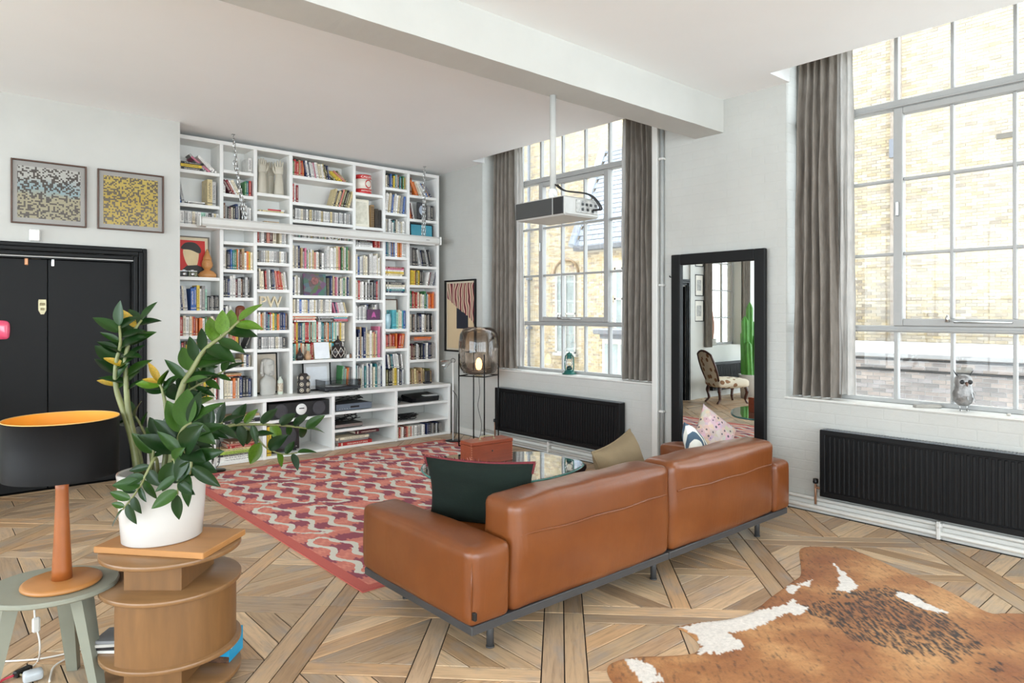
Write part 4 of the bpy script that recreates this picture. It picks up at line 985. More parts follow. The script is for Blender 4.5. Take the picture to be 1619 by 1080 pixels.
pc = at(985, 724, y=2.72)
M2 = Matrix.Translation((pc.x + .02, 2.74, .535)) @ Matrix.Rotation(math.radians(16), 4, 'Z') @ Matrix.Rotation(math.radians(-20), 4, 'X') @ Matrix.Rotation(math.radians(-5), 4, 'Y')
cushion('khaki_cushion', 'plain khaki cotton cushion leaning on the inside of the sofa back', .60, .38, .15, M2, KHA, 6, KHA)
STR, nt, b = newmat('striped_linen'); v = coords(nt, 'Object', (1, 1, 1)); w_ = nd(nt, 'ShaderNodeTexWave'); w_.inputs['Scale'].default_value = 5.5; w_.inputs['Distortion'].default_value = 1.2; w_.bands_direction = 'DIAGONAL'; nt.links.new(v, w_.inputs[0])
nt.links.new(ramp(nt, w_.outputs[0], [(.42, s(70, 90, 108)), (.55, s(226, 226, 216))]), b.inputs['Base Color']); b.inputs['Roughness'].default_value = .9
FLO, nt, b = newmat('floral_print'); v = coords(nt); vo = nd(nt, 'ShaderNodeTexVoronoi'); vo.inputs['Scale'].default_value = 26; nt.links.new(v, vo.inputs[0])
mm_ = mixc(nt, .86, vo.outputs['Color'], s(196, 170, 162)); nt.links.new(mixc(nt, val(nt, 'LESS_THAN', vo.outputs['Distance'], .25), mm_, s(90, 84, 92)), b.inputs['Base Color']); b.inputs['Roughness'].default_value = .9
p = at(1104, 696, y=2.72)
M3 = Matrix.Translation((p.x + .03, 2.74, .52)) @ Matrix.Rotation(math.radians(24), 4, 'Z') @ Matrix.Rotation(math.radians(-20), 4, 'X') @ Matrix.Rotation(math.radians(30), 4, 'Y')
cushion('striped_cushion', 'blue and cream striped cushion behind the right sofa back', .36, .36, .13, M3, STR, 8)
p = at(1140, 690, y=2.86)
M4 = Matrix.Translation((p.x, 2.92, .565)) @ Matrix.Rotation(math.radians(-12), 4, 'Z') @ Matrix.Rotation(math.radians(-18), 4, 'X') @ Matrix.Rotation(math.radians(38), 4, 'Y')
cushion('floral_cushion', 'pink and grey patterned cushion in front of the standing mirror', .36, .36, .13, M4, FLO, 9)
# ------------------------------------------------------------------ coffee table and box
TG = glassmat('thick_table_glass', (.86, .95, .93, 1), .09)
EDGE = pm('green_glass_edge', s(70, 130, 122), .1, var=.05)
gp = [(2.616, 3.935), (2.78, 4.15), (3.0, 4.24), (3.30, 4.16), (3.665, 3.90), (3.71, 3.60), (3.60, 3.36), (3.214, 3.24), (2.787, 3.32), (2.57, 3.62)]
gs = smoothpoly(gp, 5); ct = thing('coffee_table', 'glass coffee table with rounded three-sided top and dark wooden legs', 'table', (3.1, 3.75, 0))
m = MB(); m.prism([(a - 3.1, b_ - 3.75) for a, b_ in gs], .40, .42, .004); top = m.build('glass_top', TG, ct)
m = MB(); m.tube([(a - 3.1, b_ - 3.75, .410) for a, b_ in gs], .0085, 6, closed=True); m.build('edge', EDGE, top)
WAL = pm('dark_walnut', s(44, 32, 28), .4, var=.2, scale=4, stretch=(1, 1, 6))
for rz, x, y in ((-.5, .3, -.16), (2.5, .02, .1)):
    M = Matrix.Translation((x, y, 0)) @ Matrix.Rotation(rz, 4, 'Z') @ Matrix.Rotation(PI / 2, 4, 'X')
    m = MB(M); m.prism(smoothpoly([(-.42, .0125), (-.2, .0125), (.05, .06), (.26, .26), (.34, .397), (.16, .397), (.06, .25), (-.1, .13), (-.38, .06)], 4), -.03, .03, .006); m.build('leg', WAL, ct)
MAHO = pm('mahogany', s(142, 66, 40), .35, var=.18, scale=5, stretch=(1.2, 6, 12), coat=.3)
bx = thing('wooden_box', 'red-brown mahogany box with a metal carry handle on the coffee table', 'box', (2.952, 3.83, .4203), math.radians(-5))
m = MB(); m.cbox(0, .362, 0, .145, 0, .137, .002); m.build('body', MAHO, bx)
m = MB(); m.cbox(-.002, .364, -.002, .147, .139, .163, .003); m.build('lid', MAHO, bx)
m = MB(); m.tube(spline([(.12, .07, .165), (.125, .07, .183), (.18, .07, .188), (.235, .07, .183), (.24, .07, .165)], 4), .004, 6); m.cbox(.11, .13, .06, .08, .1632, .167, .001); m.cbox(.23, .25, .06, .08, .1632, .167, .001); m.build('handle', BRASS, bx)
for x in (.004, .358):
    for k in range(8):
        m = MB(); m.cbox(x - .003, x + .003, -.0018, .001, .01 + k * .0165, .016 + k * .0165, .0005); m.build('dovetail', pm('pale_joint_wood', s(190, 130, 96), .5), bx)
m = MB(); m.M = Matrix.Translation((.18, -.001, .09)) @ Matrix.Rotation(PI / 2, 4, 'X'); m.lathe([(0, .003), (.006, .003), (.006, 0), (0, 0)], 10); m.build('keyhole', DARK, bx)
# ------------------------------------------------------------------ radiators
RAD = pm('matt_black_radiator', s(12, 12, 13), .5, var=.06, scale=6); RAD.node_tree.nodes['Principled BSDF'].inputs['Specular IOR Level'].default_value = .25
def radiator(label, y0, y1, z0, z1):
    r = thing('radiator', label, 'radiator', (5.04, y0, z0), 0, 'black radiators under the windows'); L, H_ = y1 - y0, z1 - z0
    m = MB(); m.cbox(.012, .085, 0, L, 0, H_ - .004, .003); m.build('body', RAD, r)
    m = MB(); e = .028
    m.cbox(0, .014, 0, L, H_ - e - .01, H_ - .002, .004); m.cbox(0, .014, 0, L, 0, e + .012, .004); m.cbox(0, .014, 0, .04, e, H_ - e, .004); m.cbox(0, .014, L - .04, L, e, H_ - e, .004)
    m.build('face_rim', RAD, r)
    n = int((L - .09) / .0335); m = MB(); m.cbox(.002, .014, 0, .019, .045, H_ - .045, .004); rb = None
    for k in range(n):
        rb = m.build('rib', RAD, r) if rb is None else link('rib', rb.data, r)
        rb.location = (0, .046 + k * (L - .092) / n, 0)
    m = MB(); m.box(.014, .084, .004, L - .004, H_ - .004, H_)
    for k in range(int(L / .02)): m.box(.02, .08, .008 + k * .02, .018 + k * .02, H_, H_ + .003)
    tag(m.build('top_grille', pm('grey_grille', s(120, 124, 128), .4), r), kind='stuff')
    for y in (.3, L - .3):
        m = MB(); m.cbox(.085, .0985, y, y + .04, .04, H_ - .05, .003); m.build('bracket', RAD, r)
    m = MB(); m.tube([(.045, L + .0, .05), (.045, L + .05, .05)], .009, 8); m.tube([(.045, L + .05, .09), (.045, L + .05, -z0 + .07)], .009, 8); m.build('valve_pipe', pm('copper_pipe', s(170, 130, 104), .4, metal=.6), r)
    m = MB(); m.lathe([(0, .09), (.017, .09), (.02, .1), (.018, .125), (0, .128)], 12, (.045, L + .05, -.01)); m.build('valve_cap', DARK, r)
    return r
radiator('long matt black radiator beneath the far window, beside the glass floor lamp', 4.235, 6.095, .155, .648)
radiator('long matt black ribbed radiator beneath the near window with the owl', .34, 2.32, .146, .642)
# ------------------------------------------------------------------ standing mirror
MIRR, nt, b = newmat('mirror_silvering'); b.inputs['Base Color'].default_value = s(236, 240, 240); b.inputs['Metallic'].default_value = 1; b.inputs['Roughness'].default_value = .01
f = noi(nt, coords(nt), 3, 2); nt.links.new(ramp(nt, f, [(.3, s(232, 236, 236)), (.7, s(240, 244, 244))]), b.inputs['Base Color'])
mr = thing('floor_mirror', 'tall black framed mirror standing against the wall between the windows', 'mirror', (5.12, 3.217, 0))
m = MB(); y0, y1, zt, w = -.447, .447, 2.022, .093
m.cbox(-.052, -.008, y0, y0 + w, .0, zt, .006); m.cbox(-.052, -.008, y1 - w, y1, 0, zt, .006); m.cbox(-.052, -.008, y0 + w, y1 - w, zt - w, zt, .006); m.cbox(-.052, -.008, y0 + w, y1 - w, 0, w, .006); m.build('frame', BLACKP, mr)
m = MB(); m.box(-.024, -.016, y0 + w - .005, y1 - w + .005, w - .005, zt - w + .005); m.build('glass', MIRR, mr)
# ------------------------------------------------------------------ projector
pj_ = thing('projector', 'grey and black projector on a white pole under the beam', 'projector', (3.39, 3.42, 2.15))
PGR = pm('silver_grey_plastic', s(178, 178, 174), .35, var=.05, scale=10)
m = MB(); m.cbox(-.168, .172, -.247, .247, .006, .136, .012); m.build('body', PGR, pj_)
m = MB(); m.cbox(-.173, -.166, -.13, .238, .016, .128, .004); m.build('side_panel', pm('dark_grille', s(54, 54, 53), .5), pj_)
m = MB(); m.cbox(-.174, -.165, -.238, -.14, .016, .128, .003); m.build('side_vent', DARK, pj_)
m = MB(); m.cbox(-.06, .15, -.253, -.245, .03, .118, .003); m.build('connector_panel', pm('connector_plate', s(196, 196, 192), .4, col2=s(120, 120, 118), scale=30), pj_)
for x, z in ((.0, .09), (.04, .09), (.08, .09), (.0, .055), (.05, .055), (.1, .05), (.13, .09)):
    m = MB(); m.cbox(x - .011, x + .011, -.258, -.252, z - .009, z + .009, .002); m.build('socket', DARK, pj_)
m = MB(); m.M = Matrix.Translation((.03, .247, .07)) @ Matrix.Rotation(-PI / 2, 4, 'X'); m.lathe([(0, 0), (.045, 0), (.045, .03), (.035, .03), (.03, .015), (0, .012)], 20); m.build('lens', DARK, pj_)
m = MB(); m.tube([(-.033, 0, .19), (-.033, 0, .879)], .022, 16); m.build('pole', pm('pole_white', s(186, 186, 182), .45), pj_)
m = MB(); m.cbox(-.11, .045, -.08, .08, .137, .146, .003); m.tube([(-.1, -.07, .146), (-.033, 0, .2)], .008, 6); m.tube([(.04, .07, .146), (-.033, 0, .2)], .008, 6); m.lathe([(.0, 0), (.033, 0), (.033, .06), (.0, .06)], 12, (-.033, 0, .16)); m.build('mount', WHITEP, pj_)
for k in (0, .02):
    m = MB(); m.tube(spline([(-.04 + k, -.03, .25), (-.02 + k, -.1, .2), (.05 + k, -.26, .16), (.11 + k, -.31, .07), (.1 + k, -.256, .06)], 6), .006, 6); m.build('cable', DARK, pj_)
# ------------------------------------------------------------------ projection screen on chains
sc_ = thing('screen_housing', 'long white projector screen case hung across the bookcase on chains', 'screen', (3.5, 7.0, 2.36))
m = MB(); m.cbox(-1.42, 1.418, 0, .11, 0, .092, .02); m.build('case', TRIM, sc_)
for xe in (-1.43, 1.416): m = MB(); m.cbox(xe, xe + .012, -.004, .114, -.004, .096, .01); m.build('end_cap', WHITEP, sc_)
m = MB(); m.cbox(-1.36, 1.36, .04, .06, -.012, .001, .003); m.build('bottom_bar', WHITEP, sc_)
m = MB(); m.tube(spline([(-.06, .05, -.012), (-.04, .05, -.03), (0, .05, -.036), (.04, .05, -.03), (.06, .05, -.012)], 4), .004, 6); m.build('pull_handle', WHITEP, sc_)
m = MB(); m.cbox(1.2, 1.25, -.002, .001, .04, .048, .0005); m.build('maker_mark', pm('grey_print', s(150, 150, 150), .5), sc_)
def link_mesh(r=.005, L=.056, W=.034):
    m = MB(); pts = []
    for k in range(16):
        a = 2 * PI * k / 16; pts.append((math.cos(a) * (W / 2 - r), 0, math.sin(a) * (W / 2 - r) + math.copysign((L - W) / 2, math.sin(a))))
    m.tube(pts, r, 5, closed=True); return m
lm = None
for i, (cx_, lab) in enumerate(((2.40, 'steel chain holding up the door end of the screen case'), (4.70, 'steel chain holding up the window end of the screen case'))):
    ch = thing('hanging_chain', lab, 'chain', (cx_, 7.04, 2.452), 0, 'chains holding the screen case')
    for side, top_, x1 in ((0, .852, .0), (1, .62, .04)):
        n = int(top_ / .045); x0 = .1 if i == 0 else -.03
        for k in range(n):
            t = k / n; xx = (x0 * (1 - t) if i == 0 else x0 * (1 - t)) + (side * .035 * (1 - t)); z = .028 + k * .045
            if lm is None: o = link_mesh().build('chain_link', CHROME, ch); lm = o.data
            else: o = link('chain_link', lm, ch)
            o.location = (xx, .03 * t * 0, z); o.rotation_euler = (0, 0, (PI / 2 if k % 2 else 0) + .3)
    m = MB(); m.tube([(0, 0, .83), (0, 0, .858)], .005, 6); m.cbox(-.015, .015, -.015, .015, .85, .858, .002); m.build('ceiling_hook', CHROME, ch)
# ------------------------------------------------------------------ curtains
def curtain_mat(name, a, c):
    m, nt, b = newmat(name); v = coords(nt, 'Object', (1, 1, .25)); f = noi(nt, v, 26, 4, .6)
    o = ramp(nt, f, [(.3, a), (.7, c)]); nt.links.new(o, b.inputs['Base Color']); b.inputs['Roughness'].default_value = .9
    tr = nd(nt, 'ShaderNodeBsdfTranslucent'); nt.links.new(o, tr.inputs[0]); mx = nd(nt, 'ShaderNodeMixShader'); mx.inputs[0].default_value = .22
    nt.links.new(b.outputs[0], mx.inputs[1]); nt.links.new(tr.outputs[0], mx.inputs[2]); nt.links.new(mx.outputs[0], nt.nodes['Material Output'].inputs[0])
    bumpn(nt, b, noi(nt, coords(nt, 'Object', (1, 1, .15)), 40, 3), .25, .01); return m
LIN = curtain_mat('grey_linen', s(126, 118, 109), s(152, 144, 135)); LINER = curtain_mat('pale_curtain_lining', s(192, 190, 186), s(214, 212, 208))
def curtain(label, y0, y1, z0, folds, liner_end, seed):
    r = thing('curtain', label, 'curtain', (5.215, (y0 + y1) / 2, z0), 0, 'grey linen curtains'); hh = 3.68 - z0; W_ = y1 - y0
    def mk(ya, yb, nf, amp, xo, zb, sd):
        def f(u, v_, o=0):
            ph = 2 * PI * nf * u; am_ = amp * (.55 + .45 * (1 - v_)) * (1 + .35 * noise.noise(Vector((u * 4, v_ * 2, sd))))
            y = ya + (yb - ya) * (u * (1 - .22 * v_) + .11 * v_) + .016 * noise.noise(Vector((u * 7, v_ * 5, sd + 3)))
            x = xo + am_ * math.sin(ph + .9 * noise.noise(Vector((u * 3, v_ * 2.5, sd + 9)))) + o
            return (x, y, zb + (hh - zb) * v_)
        m = MB(); nu = int(nf * 14); m.grid(lambda a, b_: f(a, b_), nu, 26); k = len(m.f); m.grid(lambda a, b_: f(a, b_, .003), nu, 26); m.f[k:] = [q[::-1] for q in m.f[k:]]
        return m
    mk(-W_ / 2, W_ / 2, folds, .05, 0, 0, seed).build('cloth', LIN, r)
    a = W_ / 2; 
    if liner_end > 0: mk(a - .09, a + .07, 3, .02, .045, .03, seed + 2).build('lining', LINER, r)
    else: mk(-a - .09, -a + .09, 3, .02, .045, .03, seed + 2).build('lining', LINER, r)
    return r
curtain('grey linen curtain on the bookcase side of the far window', 5.93, 6.34, .862, 5, -1, 1)
curtain('grey linen curtain on the mirror side of the far window', 3.95, 4.32, .862, 5, 1, 4)
curtain('grey linen curtain on the mirror side of the near window', 2.24, 2.60, .862, 5, -1, 7)
# ------------------------------------------------------------------ left foreground: stool, lamp, plywood tower
SAGE = pm('sage_grey_paint', s(136, 138, 124), .5, var=.04, scale=8)
OAKL = pm('orange_beech', s(170, 116, 64), .38, var=.1, scale=3, stretch=(2, 2, 12))
OAKD = pm('orange_beech_turned', s(146, 82, 36), .38, var=.1, scale=3, stretch=(3, 12, 3))
def fr(px, py, d): return at(px, py, d=d)
sc0 = fr(80, 920, 2.68); SZT = .44
st = thing('side_table', 'sage grey three-legged side table carrying the black lamp', 'table', (sc0.x, sc0.y, 0), math.radians(-49))
top_ = smoothpoly([(-.22, -.06), (-.12, -.19), (.06, -.2), (.2, -.1), (.235, .05), (.14, .18), (-.06, .19), (-.2, .1)], 5)
m = MB(); m.prism(top_, SZT - .02, SZT, .005); m.build('table_top', SAGE, st)
for a in (-2.25, .05, 1.9):
    c_, s_ = math.cos(a), math.sin(a); m = MB()
    m.M = Matrix.Rotation(a, 4, 'Z')
    vs = []
    for (x, z, wx, wy) in ((.205, 0, .016, .02), (.125, SZT - .021, .026, .034)):
        vs += [(x - wx, -wy, z), (x + wx, -wy, z), (x + wx, wy, z), (x - wx, wy, z)]
    m.add(vs, [(3, 2, 1, 0), (4, 5, 6, 7), (0, 1, 5, 4), (1, 2, 6, 5), (2, 3, 7, 6), (3, 0, 4, 7)]); m.build('leg', SAGE, st)
lp = fr(98, 918, 2.68); lp.z = SZT + .0005
SHB = pm('black_lamp_shade', s(8, 6, 6), .6, var=.15, scale=5); SHB.node_tree.nodes['Principled BSDF'].inputs['Specular IOR Level'].default_value = .2; SHO = pm('gold_shade_lining', s(236, 156, 48), .45, var=.04, scale=5)
tl = thing('table_lamp', 'table lamp with wide black drum shade, gold lining and turned wooden stem', 'lamp', lp)
m = MB(); m.lathe([(0, 0), (.132, 0), (.138, .006), (.136, .014), (.125, .02), (0, .021)], 48); m.build('base', OAKL, tl)
m = MB(); m.lathe([(0, .02), (.036, .02), (.034, .06), (.029, .16), (.0235, .3), (.022, .37), (.026, .42), (0, .42)], 28); m.build('stem', OAKD, tl)
R0, z0_, z1_ = .196, .428, .65
m = MB(); n = 56
m.lathe([(R0, z0_), (R0, z1_), (R0 - .0015, z1_)], n); m.f = m.f[:2 * n]; m.m = m.m[:2 * n]; m.c = m.c[:2 * n]; m.s = m.s[:2 * n]; m.uv = m.uv[:2 * n]; sh = m.build('shade', SHB, tl)
m = MB(); m.lathe([(R0 - .0015, z0_), (R0 - .0015, z1_)], n); m.f = [q[::-1] for q in m.f[:n]]; m.m = m.m[:n]; m.c = m.c[:n]; m.s = m.s[:n]; m.uv = m.uv[:n]; m.build('lining', SHO, sh)
m = MB(); m.tube([(R0 * math.cos(2 * PI * k / 48), R0 * math.sin(2 * PI * k / 48), z1_) for k in range(48)], .0022, 5, closed=True); m.build('rim', pm('gold_rim', s(214, 168, 96), .4), sh)
m = MB(); m.lathe([(0, .42), (.018, .42), (.018, .47), (0, .47)], 12); m.lathe([(0, .465), (.014, .47), (.03, .51), (.028, .54), (.012, .56), (0, .562)], 16); m.build('bulb', pm('unlit_bulb', s(236, 230, 214), .2), tl)
for a in (0, 2 * PI / 3, 4 * PI / 3): m = MB(); m.tube([(0, 0, .455), (R0 * math.cos(a), R0 * math.sin(a), .47)], .002, 5); m.build('shade_spoke', BLACKM, tl)
# white cord, inline switch and plug on the floor
cr = fr(60, 1000, 2.7); WC = pm('white_cord', s(228, 226, 220), .4)
cd = thing('lamp_cord', 'white lamp cord with inline switch hanging below the sage table', 'cord', (0, 0, 0))
def flo(px, py, z=.006): return at(px, py, z=z)
pth = [at(54, 955, d=2.75), at(56, 985, d=2.75), at(62, 1010, d=2.75), at(63, 1030, d=2.77), flo(60, 1045), flo(48, 1058)]
m = MB(); m.tube(spline(pth, 6), .0035, 6); m.build('wire', WC, cd)
p = at(57, 988, d=2.75); m = MB(); m.cbox(p.x - .014, p.x + .014, p.y - .01, p.y + .01, p.z - .03, p.z + .03, .006); m.build('inline_switch', pm('clear_switch', s(226, 224, 218), .2), cd)
m = MB(); m.tube(spline([flo(2, 1046), flo(60, 1042), flo(110, 1032), flo(150, 1020)], 8), .004, 6); m.tube(spline([flo(78, 1078), flo(84, 1056), flo(100, 1044), flo(125, 1032)], 8), .004, 6); m.build('extension_wire', WC, cd)
pg = thing('mains_plug', 'black mains plug with red lead lying below the sage table', 'plug', flo(36, 1062, .012))
m = MB(); m.M = Matrix.Rotation(.5, 4, 'Z'); m.cbox(-.035, .035, -.014, .014, -.011, .014, .005); m.build('plug_body', DARK, pg)
m = MB(); m.M = Matrix.Rotation(.5, 4, 'Z')
for k in (-.02, 0, .02): m.cbox(k - .003, k + .003, -.03, -.014, -.004, .004, .001)
m.build('pins', BRASS, pg)
m = MB(); m.tube(spline([(-.03, -.012, 0), (-.07, -.02, -.004), (-.11, -.06, -.006)], 6), .005, 6); m.build('lead', pm('red_lead', s(190, 50, 70), .4), pg)
ad = thing('power_adapter', 'clear plastic power adapter beside the black plug', 'adapter', flo(52, 1076, .0006))
m = MB(); m.soft((0, 0, .022), (.07, .05, .04), .012, n=6); m.build('adapter_body', pm('clear_grey_plastic', s(190, 196, 200), .15), ad)
# plywood tower
PLY = pm('birch_plywood', s(120, 85, 50), .42, var=.14, scale=3, stretch=(9, 9, 1.2)); PLYT = pm('birch_top', s(130, 96, 62), .3, var=.13, scale=2, stretch=(2, 12, 2)); PLYE = pm('plywood_edge', s(150, 118, 84), .5, var=.2, scale=3, stretch=(1, 1, 90))
tc = Vector((.785, 3.015, 0)); TR = .262
tw = thing('plywood_table', 'round tiered plywood side table with offset blocks carrying the plant', 'table', tc, math.radians(-41))
for z in (.56, .425, .17, .05):
    m = MB(); m.lathe([(0, z - .018), (TR - .002, z - .018), (TR, z - .016), (TR, z - .002), (TR - .002, z), (0, z)], 72); m.build('disc', PLYT, tw)
# blocks between the discs and the curved drum wall
for za, zb in ((.425, .542), (.05, .152)): 
    m = MB(); m.cbox(-.12, .105, -.14, .15, za, zb, .001); m.build('block', PLY, tw)
m = MB(); m.cbox(-.02, .0, -TR * .93, TR * .93, 0.0, .032, .001); m.cbox(-TR * .9, TR * .9, -.01, .01, 0.0, .032, .001); m.build('plinth', PLY, tw)
n = 40; a0, a1 = math.radians(-118), math.radians(62)
def dw(r): return lambda u, v_: (r * math.cos(a0 + (a1 - a0) * u), r * math.sin(a0 + (a1 - a0) * u), .17 + .237 * v_)
m = MB(); m.grid(dw(TR - .02), n, 2); k = len(m.f); m.grid(dw(TR - .036), n, 2); m.f[k:] = [q[::-1] for q in m.f[k:]]
P0_ = [dw(TR - .02)(u, v_) for u in (0, 1) for v_ in (0, 1)] + [dw(TR - .036)(u, v_) for u in (0, 1) for v_ in (0, 1)]
m.add(P0_, [(0, 1, 5, 4), (2, 6, 7, 3)]); m.build('drum_wall', PLY, tw)
bd = thing('cutting_board', 'thick beech board between the white pot and the plywood table', 'board', (tc.x, tc.y, .5605), math.radians(-50))
m = MB(); m.cbox(-.235, .235, -.15, .15, 0, .025, .003); m.build('slab', pm('beech_board', s(172, 122, 72), .42, var=.1, scale=2, stretch=(2, 9, 9)), bd)
# cd cases and blue box on the tower
for k, (nm, c) in enumerate((('white', s(214, 214, 210)), ('black', s(30, 30, 32)), ('silver', s(190, 188, 182)), ('grey', s(130, 132, 134)))):
    o = thing('cd_case', '%s cd case, %s up in the stack inside the plywood table' % (nm, ORD[k]), 'cd', (tc.x, tc.y, .1705 + k * .0125), math.radians(-41 + (k * 7 % 5) * 2), 'cd cases in the plywood table')
    o.location = tc + Matrix.Rotation(math.radians(-41), 3, 'Z') @ Vector((-.185, -.06, .1705 + k * .0125))
    m = MB(); m.cbox(-.07, .07, -.062, .062, 0, .0118, .0015); m.build('case', pm('cd_' + nm, c, .3), o)
bb = thing('blue_box', 'bright blue printed card box on the lowest tier of the plywood table', 'box', (0, 0, 0))
q = at(350, 1035, z=.05); bb.location = (tc.x + .155, tc.y - .0, .0502); bb.rotation_euler = (0, 0, math.radians(-44))
BLU = pm('cyan_card', s(28, 150, 196), .5, var=.08, scale=10)
m = MB(); m.cbox(-.03, .10, -.055, .075, 0, .10, .001); m.build('carton', BLU, bb)
m = MB(); m.box(-.03, .10, -.0556, -.0549, .0, .026); m.build('photo_strip', pm('dark_photo_print', s(30, 28, 28), .5, col2=s(120, 84, 60), scale=60), bb)
m = MB()
for k in range(3): m.box(.1, .1006, -.04, .02 + .015 * (k % 2), .075 - k * .012, .081 - k * .012)
m.build('print_lines', WHITEP, bb)
# ------------------------------------------------------------------ potted plant
LEAF, nt, b = newmat('glossy_leaf')
oi = nd(nt, 'ShaderNodeObjectInfo'); v = coords(nt, 'Object', (1, 1, 1)); f = noi(nt, v, 30, 3)
cA = ramp(nt, oi.outputs['Random'], [(0, s(18, 42, 14)), (.5, s(27, 56, 18)), (.8, s(38, 70, 22)), (1, s(56, 88, 28))])
cB = mixc(nt, val(nt, 'MULTIPLY', f, .45), cA, s(16, 34, 14)); nt.links.new(cB, b.inputs['Base Color']); b.inputs['Roughness'].default_value = .3; b.inputs['Specular IOR Level'].default_value = .28
sepp = nd(nt, 'ShaderNodeSeparateXYZ'); nt.links.new(v, sepp.inputs[0]); bumpn(nt, b, val(nt, 'SINE', val(nt, 'MULTIPLY', sepp.outputs[0], 260)), .05, .003)
LEAFL = pm('young_leaf', s(74, 106, 26), .3, var=.2, scale=14); LEAFY = pm('yellowing_leaf', s(190, 138, 30), .4, var=.2, scale=20, col2=s(112, 116, 40))
STEM = pm('plant_stem', s(112, 116, 72), .45, var=.2, scale=14, stretch=(1, 1, 1)); POTW = pm('white_glazed_pot', s(206, 204, 200), .22, var=.01, scale=4)
PC = Vector((tc.x - .03, tc.y + .026, .586))
pr = thing('potted_plant', 'tall glossy green houseplant in a white oval pot', 'plant', PC)
m = MB(); m.lathe([(0, 0), (.142, 0), (.150, .006), (.160, .14), (.165, .255), (.168, .272), (.166, .278), (.156, .278), (.154, .27), (.152, .24), (0, .238)], 56, sx=1.0, sy=.86); pot = m.build('pot', POTW, pr)
m = MB(); m.lathe([(0, .252), (.08, .254), (.151, .244)], 40, sx=1.0, sy=.86); m.f = m.f[:]; m.build('soil', pm('potting_soil', s(52, 42, 36), .95, var=.4, scale=50, bump=.5, bscale=60), pr)
def leafmesh(L, W_, curl, mat):
    m = MB(); n, w = 12, 7
    def f(u, v_):
        t = v_; a = (u * 2 - 1); prof = (math.sin(PI * min(1, t ** .78)) ** .85) if 0 < t < 1 else 0
        x = a * W_ / 2 * prof; y = t * L; z = -curl * L * t * t + .16 * W_ * abs(a) ** 1.4 * prof
        return (x, y, z)
    m.grid(f, w, n); m.v = [tuple(p) for p in m.v]
    me = bpy.data.meshes.new('leaf'); me.from_pydata(m.v, [], m.f); me.materials.append(mat); me.polygons.foreach_set('use_smooth', [True] * len(m.f)); me.update(); return me
LM = [leafmesh(1, .46, .12, LEAF), leafmesh(1, .54, .25, LEAF), leafmesh(1, .36, .05, LEAF)]; LL = leafmesh(1, .5, .12, LEAFL); LY = leafmesh(1, .34, .2, LEAFY)
rl = random.Random(11)
def stem(pts, r0, r1, leaves, size, style='side', fan=0, mats=None, tip=True):
    P = spline(pts, 8); P = [Vector(p) - PC for p in P]; n = len(P)
    m = MB(); m.tube(P, [r0 + (r1 - r0) * i / (n - 1) for i in range(n)], 7); so = m.build('stem', STEM, pr)
    viewd = Vector((FW[0], FW[1], 0))
    for k in range(leaves):
        t = fan + (1 - fan) * (k + .5) / leaves; i = min(n - 2, int(t * (n - 1))); p = P[i]; tg = (P[i + 1] - P[i]).normalized()
        sd = tg.cross(viewd).normalized() * (1 if k % 2 else -1)
        if sd.length < .1: sd = Vector((1, 0, 0))
        d = (sd * rl.uniform(.75, 1.0) + tg * rl.uniform(.35, .8) + viewd * rl.uniform(-.55, .4) + Vector((0, 0, rl.uniform(-.1, .25)))).normalized()
        up = (Vector((0, 0, 1)) * .5 - viewd * rl.uniform(.3, 1.0) + tg * .3); up = (up - d * up.dot(d)).normalized(); xx = d.cross(up).normalized()
        L = 1.08 * size * rl.uniform(.75, 1.2) * (1 - .25 * abs(t - .55))
        me = rl.choice(LM)
        if mats and k in mats: me = mats[k]
        M = Matrix((xx, d, up)).transposed().to_4x4(); M.translation = p; M = M @ Matrix.Diagonal((L, L, L, 1))
        o = link('leaf', me, so); o.matrix_local = M
    if tip:
        d = (P[-1] - P[-2]).normalized(); up = Vector((0, 0, 1)) - viewd * .4; up = (up - d * up.dot(d)).normalized(); xx = d.cross(up).normalized()
        M = Matrix((xx, d, up)).transposed().to_4x4(); M.translation = P[-1]; L = size; M = M @ Matrix.Diagonal((L, L, L, 1)); o = link('leaf', (mats or {}).get('tip', LM[0]), so); o.matrix_local = M
D0 = 2.79
def S(*a): return [at(x, y, d=D0 + dz) for x, y, dz in a]
rt = lambda x, dz=0: (x, 752, dz)
stem(S((219, 752, .0), (210, 700, .02), (197, 655, .04), (184, 615, .05), (183, 579, .05), (190, 545, .05), (189, 515, .04)), .017, .005, 13, .105, fan=.48, mats={1: LY})
stem(S((225, 752, .02), (214, 700, .03), (203, 650, .04), (199, 600, .05), (199, 560, .06), (212, 524, .08), (224, 506, .1)), .016, .005, 12, .10, fan=.42, mats={3: LY, 9: LY})
stem(S((243, 752, .05), (236, 705, .08), (222, 672, .10), (212, 655, .10)), .009, .004, 5, .085, fan=.3)
stem(S((258, 752, -.02), (264, 690, 0), (262, 645, .03), (257, 618, .03), (251, 604, .03)), .011, .005, 8, .095, fan=.66, mats={6: LL, 7: LY, 'tip': LY, 5: LL})
stem(S((268, 752, -.03), (277, 690, -.02), (281, 640, .0), (290, 606, .02), (304, 584, .04), (324, 553, .06), (352, 531, .09), (378, 508, .13)), .017, .006, 15, .125, fan=.42, mats={9: LL, 11: LL, 13: LL, 14: LL, 'tip': LL})
stem(S((266, 752, .03), (268, 690, .06), (276, 645, .08), (290, 624, .1), (321, 604, .13), (356, 586, .17)), .008, .004, 12, .09, fan=.45)
stem(S((285, 752, .05), (300, 690, .1), (304, 656, .12), (309, 615, .14), (318, 580, .16)), .011, .006, 9, .10, fan=.4, mats={2: LL, 5: LL})
stem(S((292, 750, .08), (312, 715, .14), (327, 698, .18), (358, 675, .25), (392, 671, .33), (448, 673, .45), (488, 678, .55)), .012, .004, 12, .10, fan=.5, mats={3: LL, 6: LL})
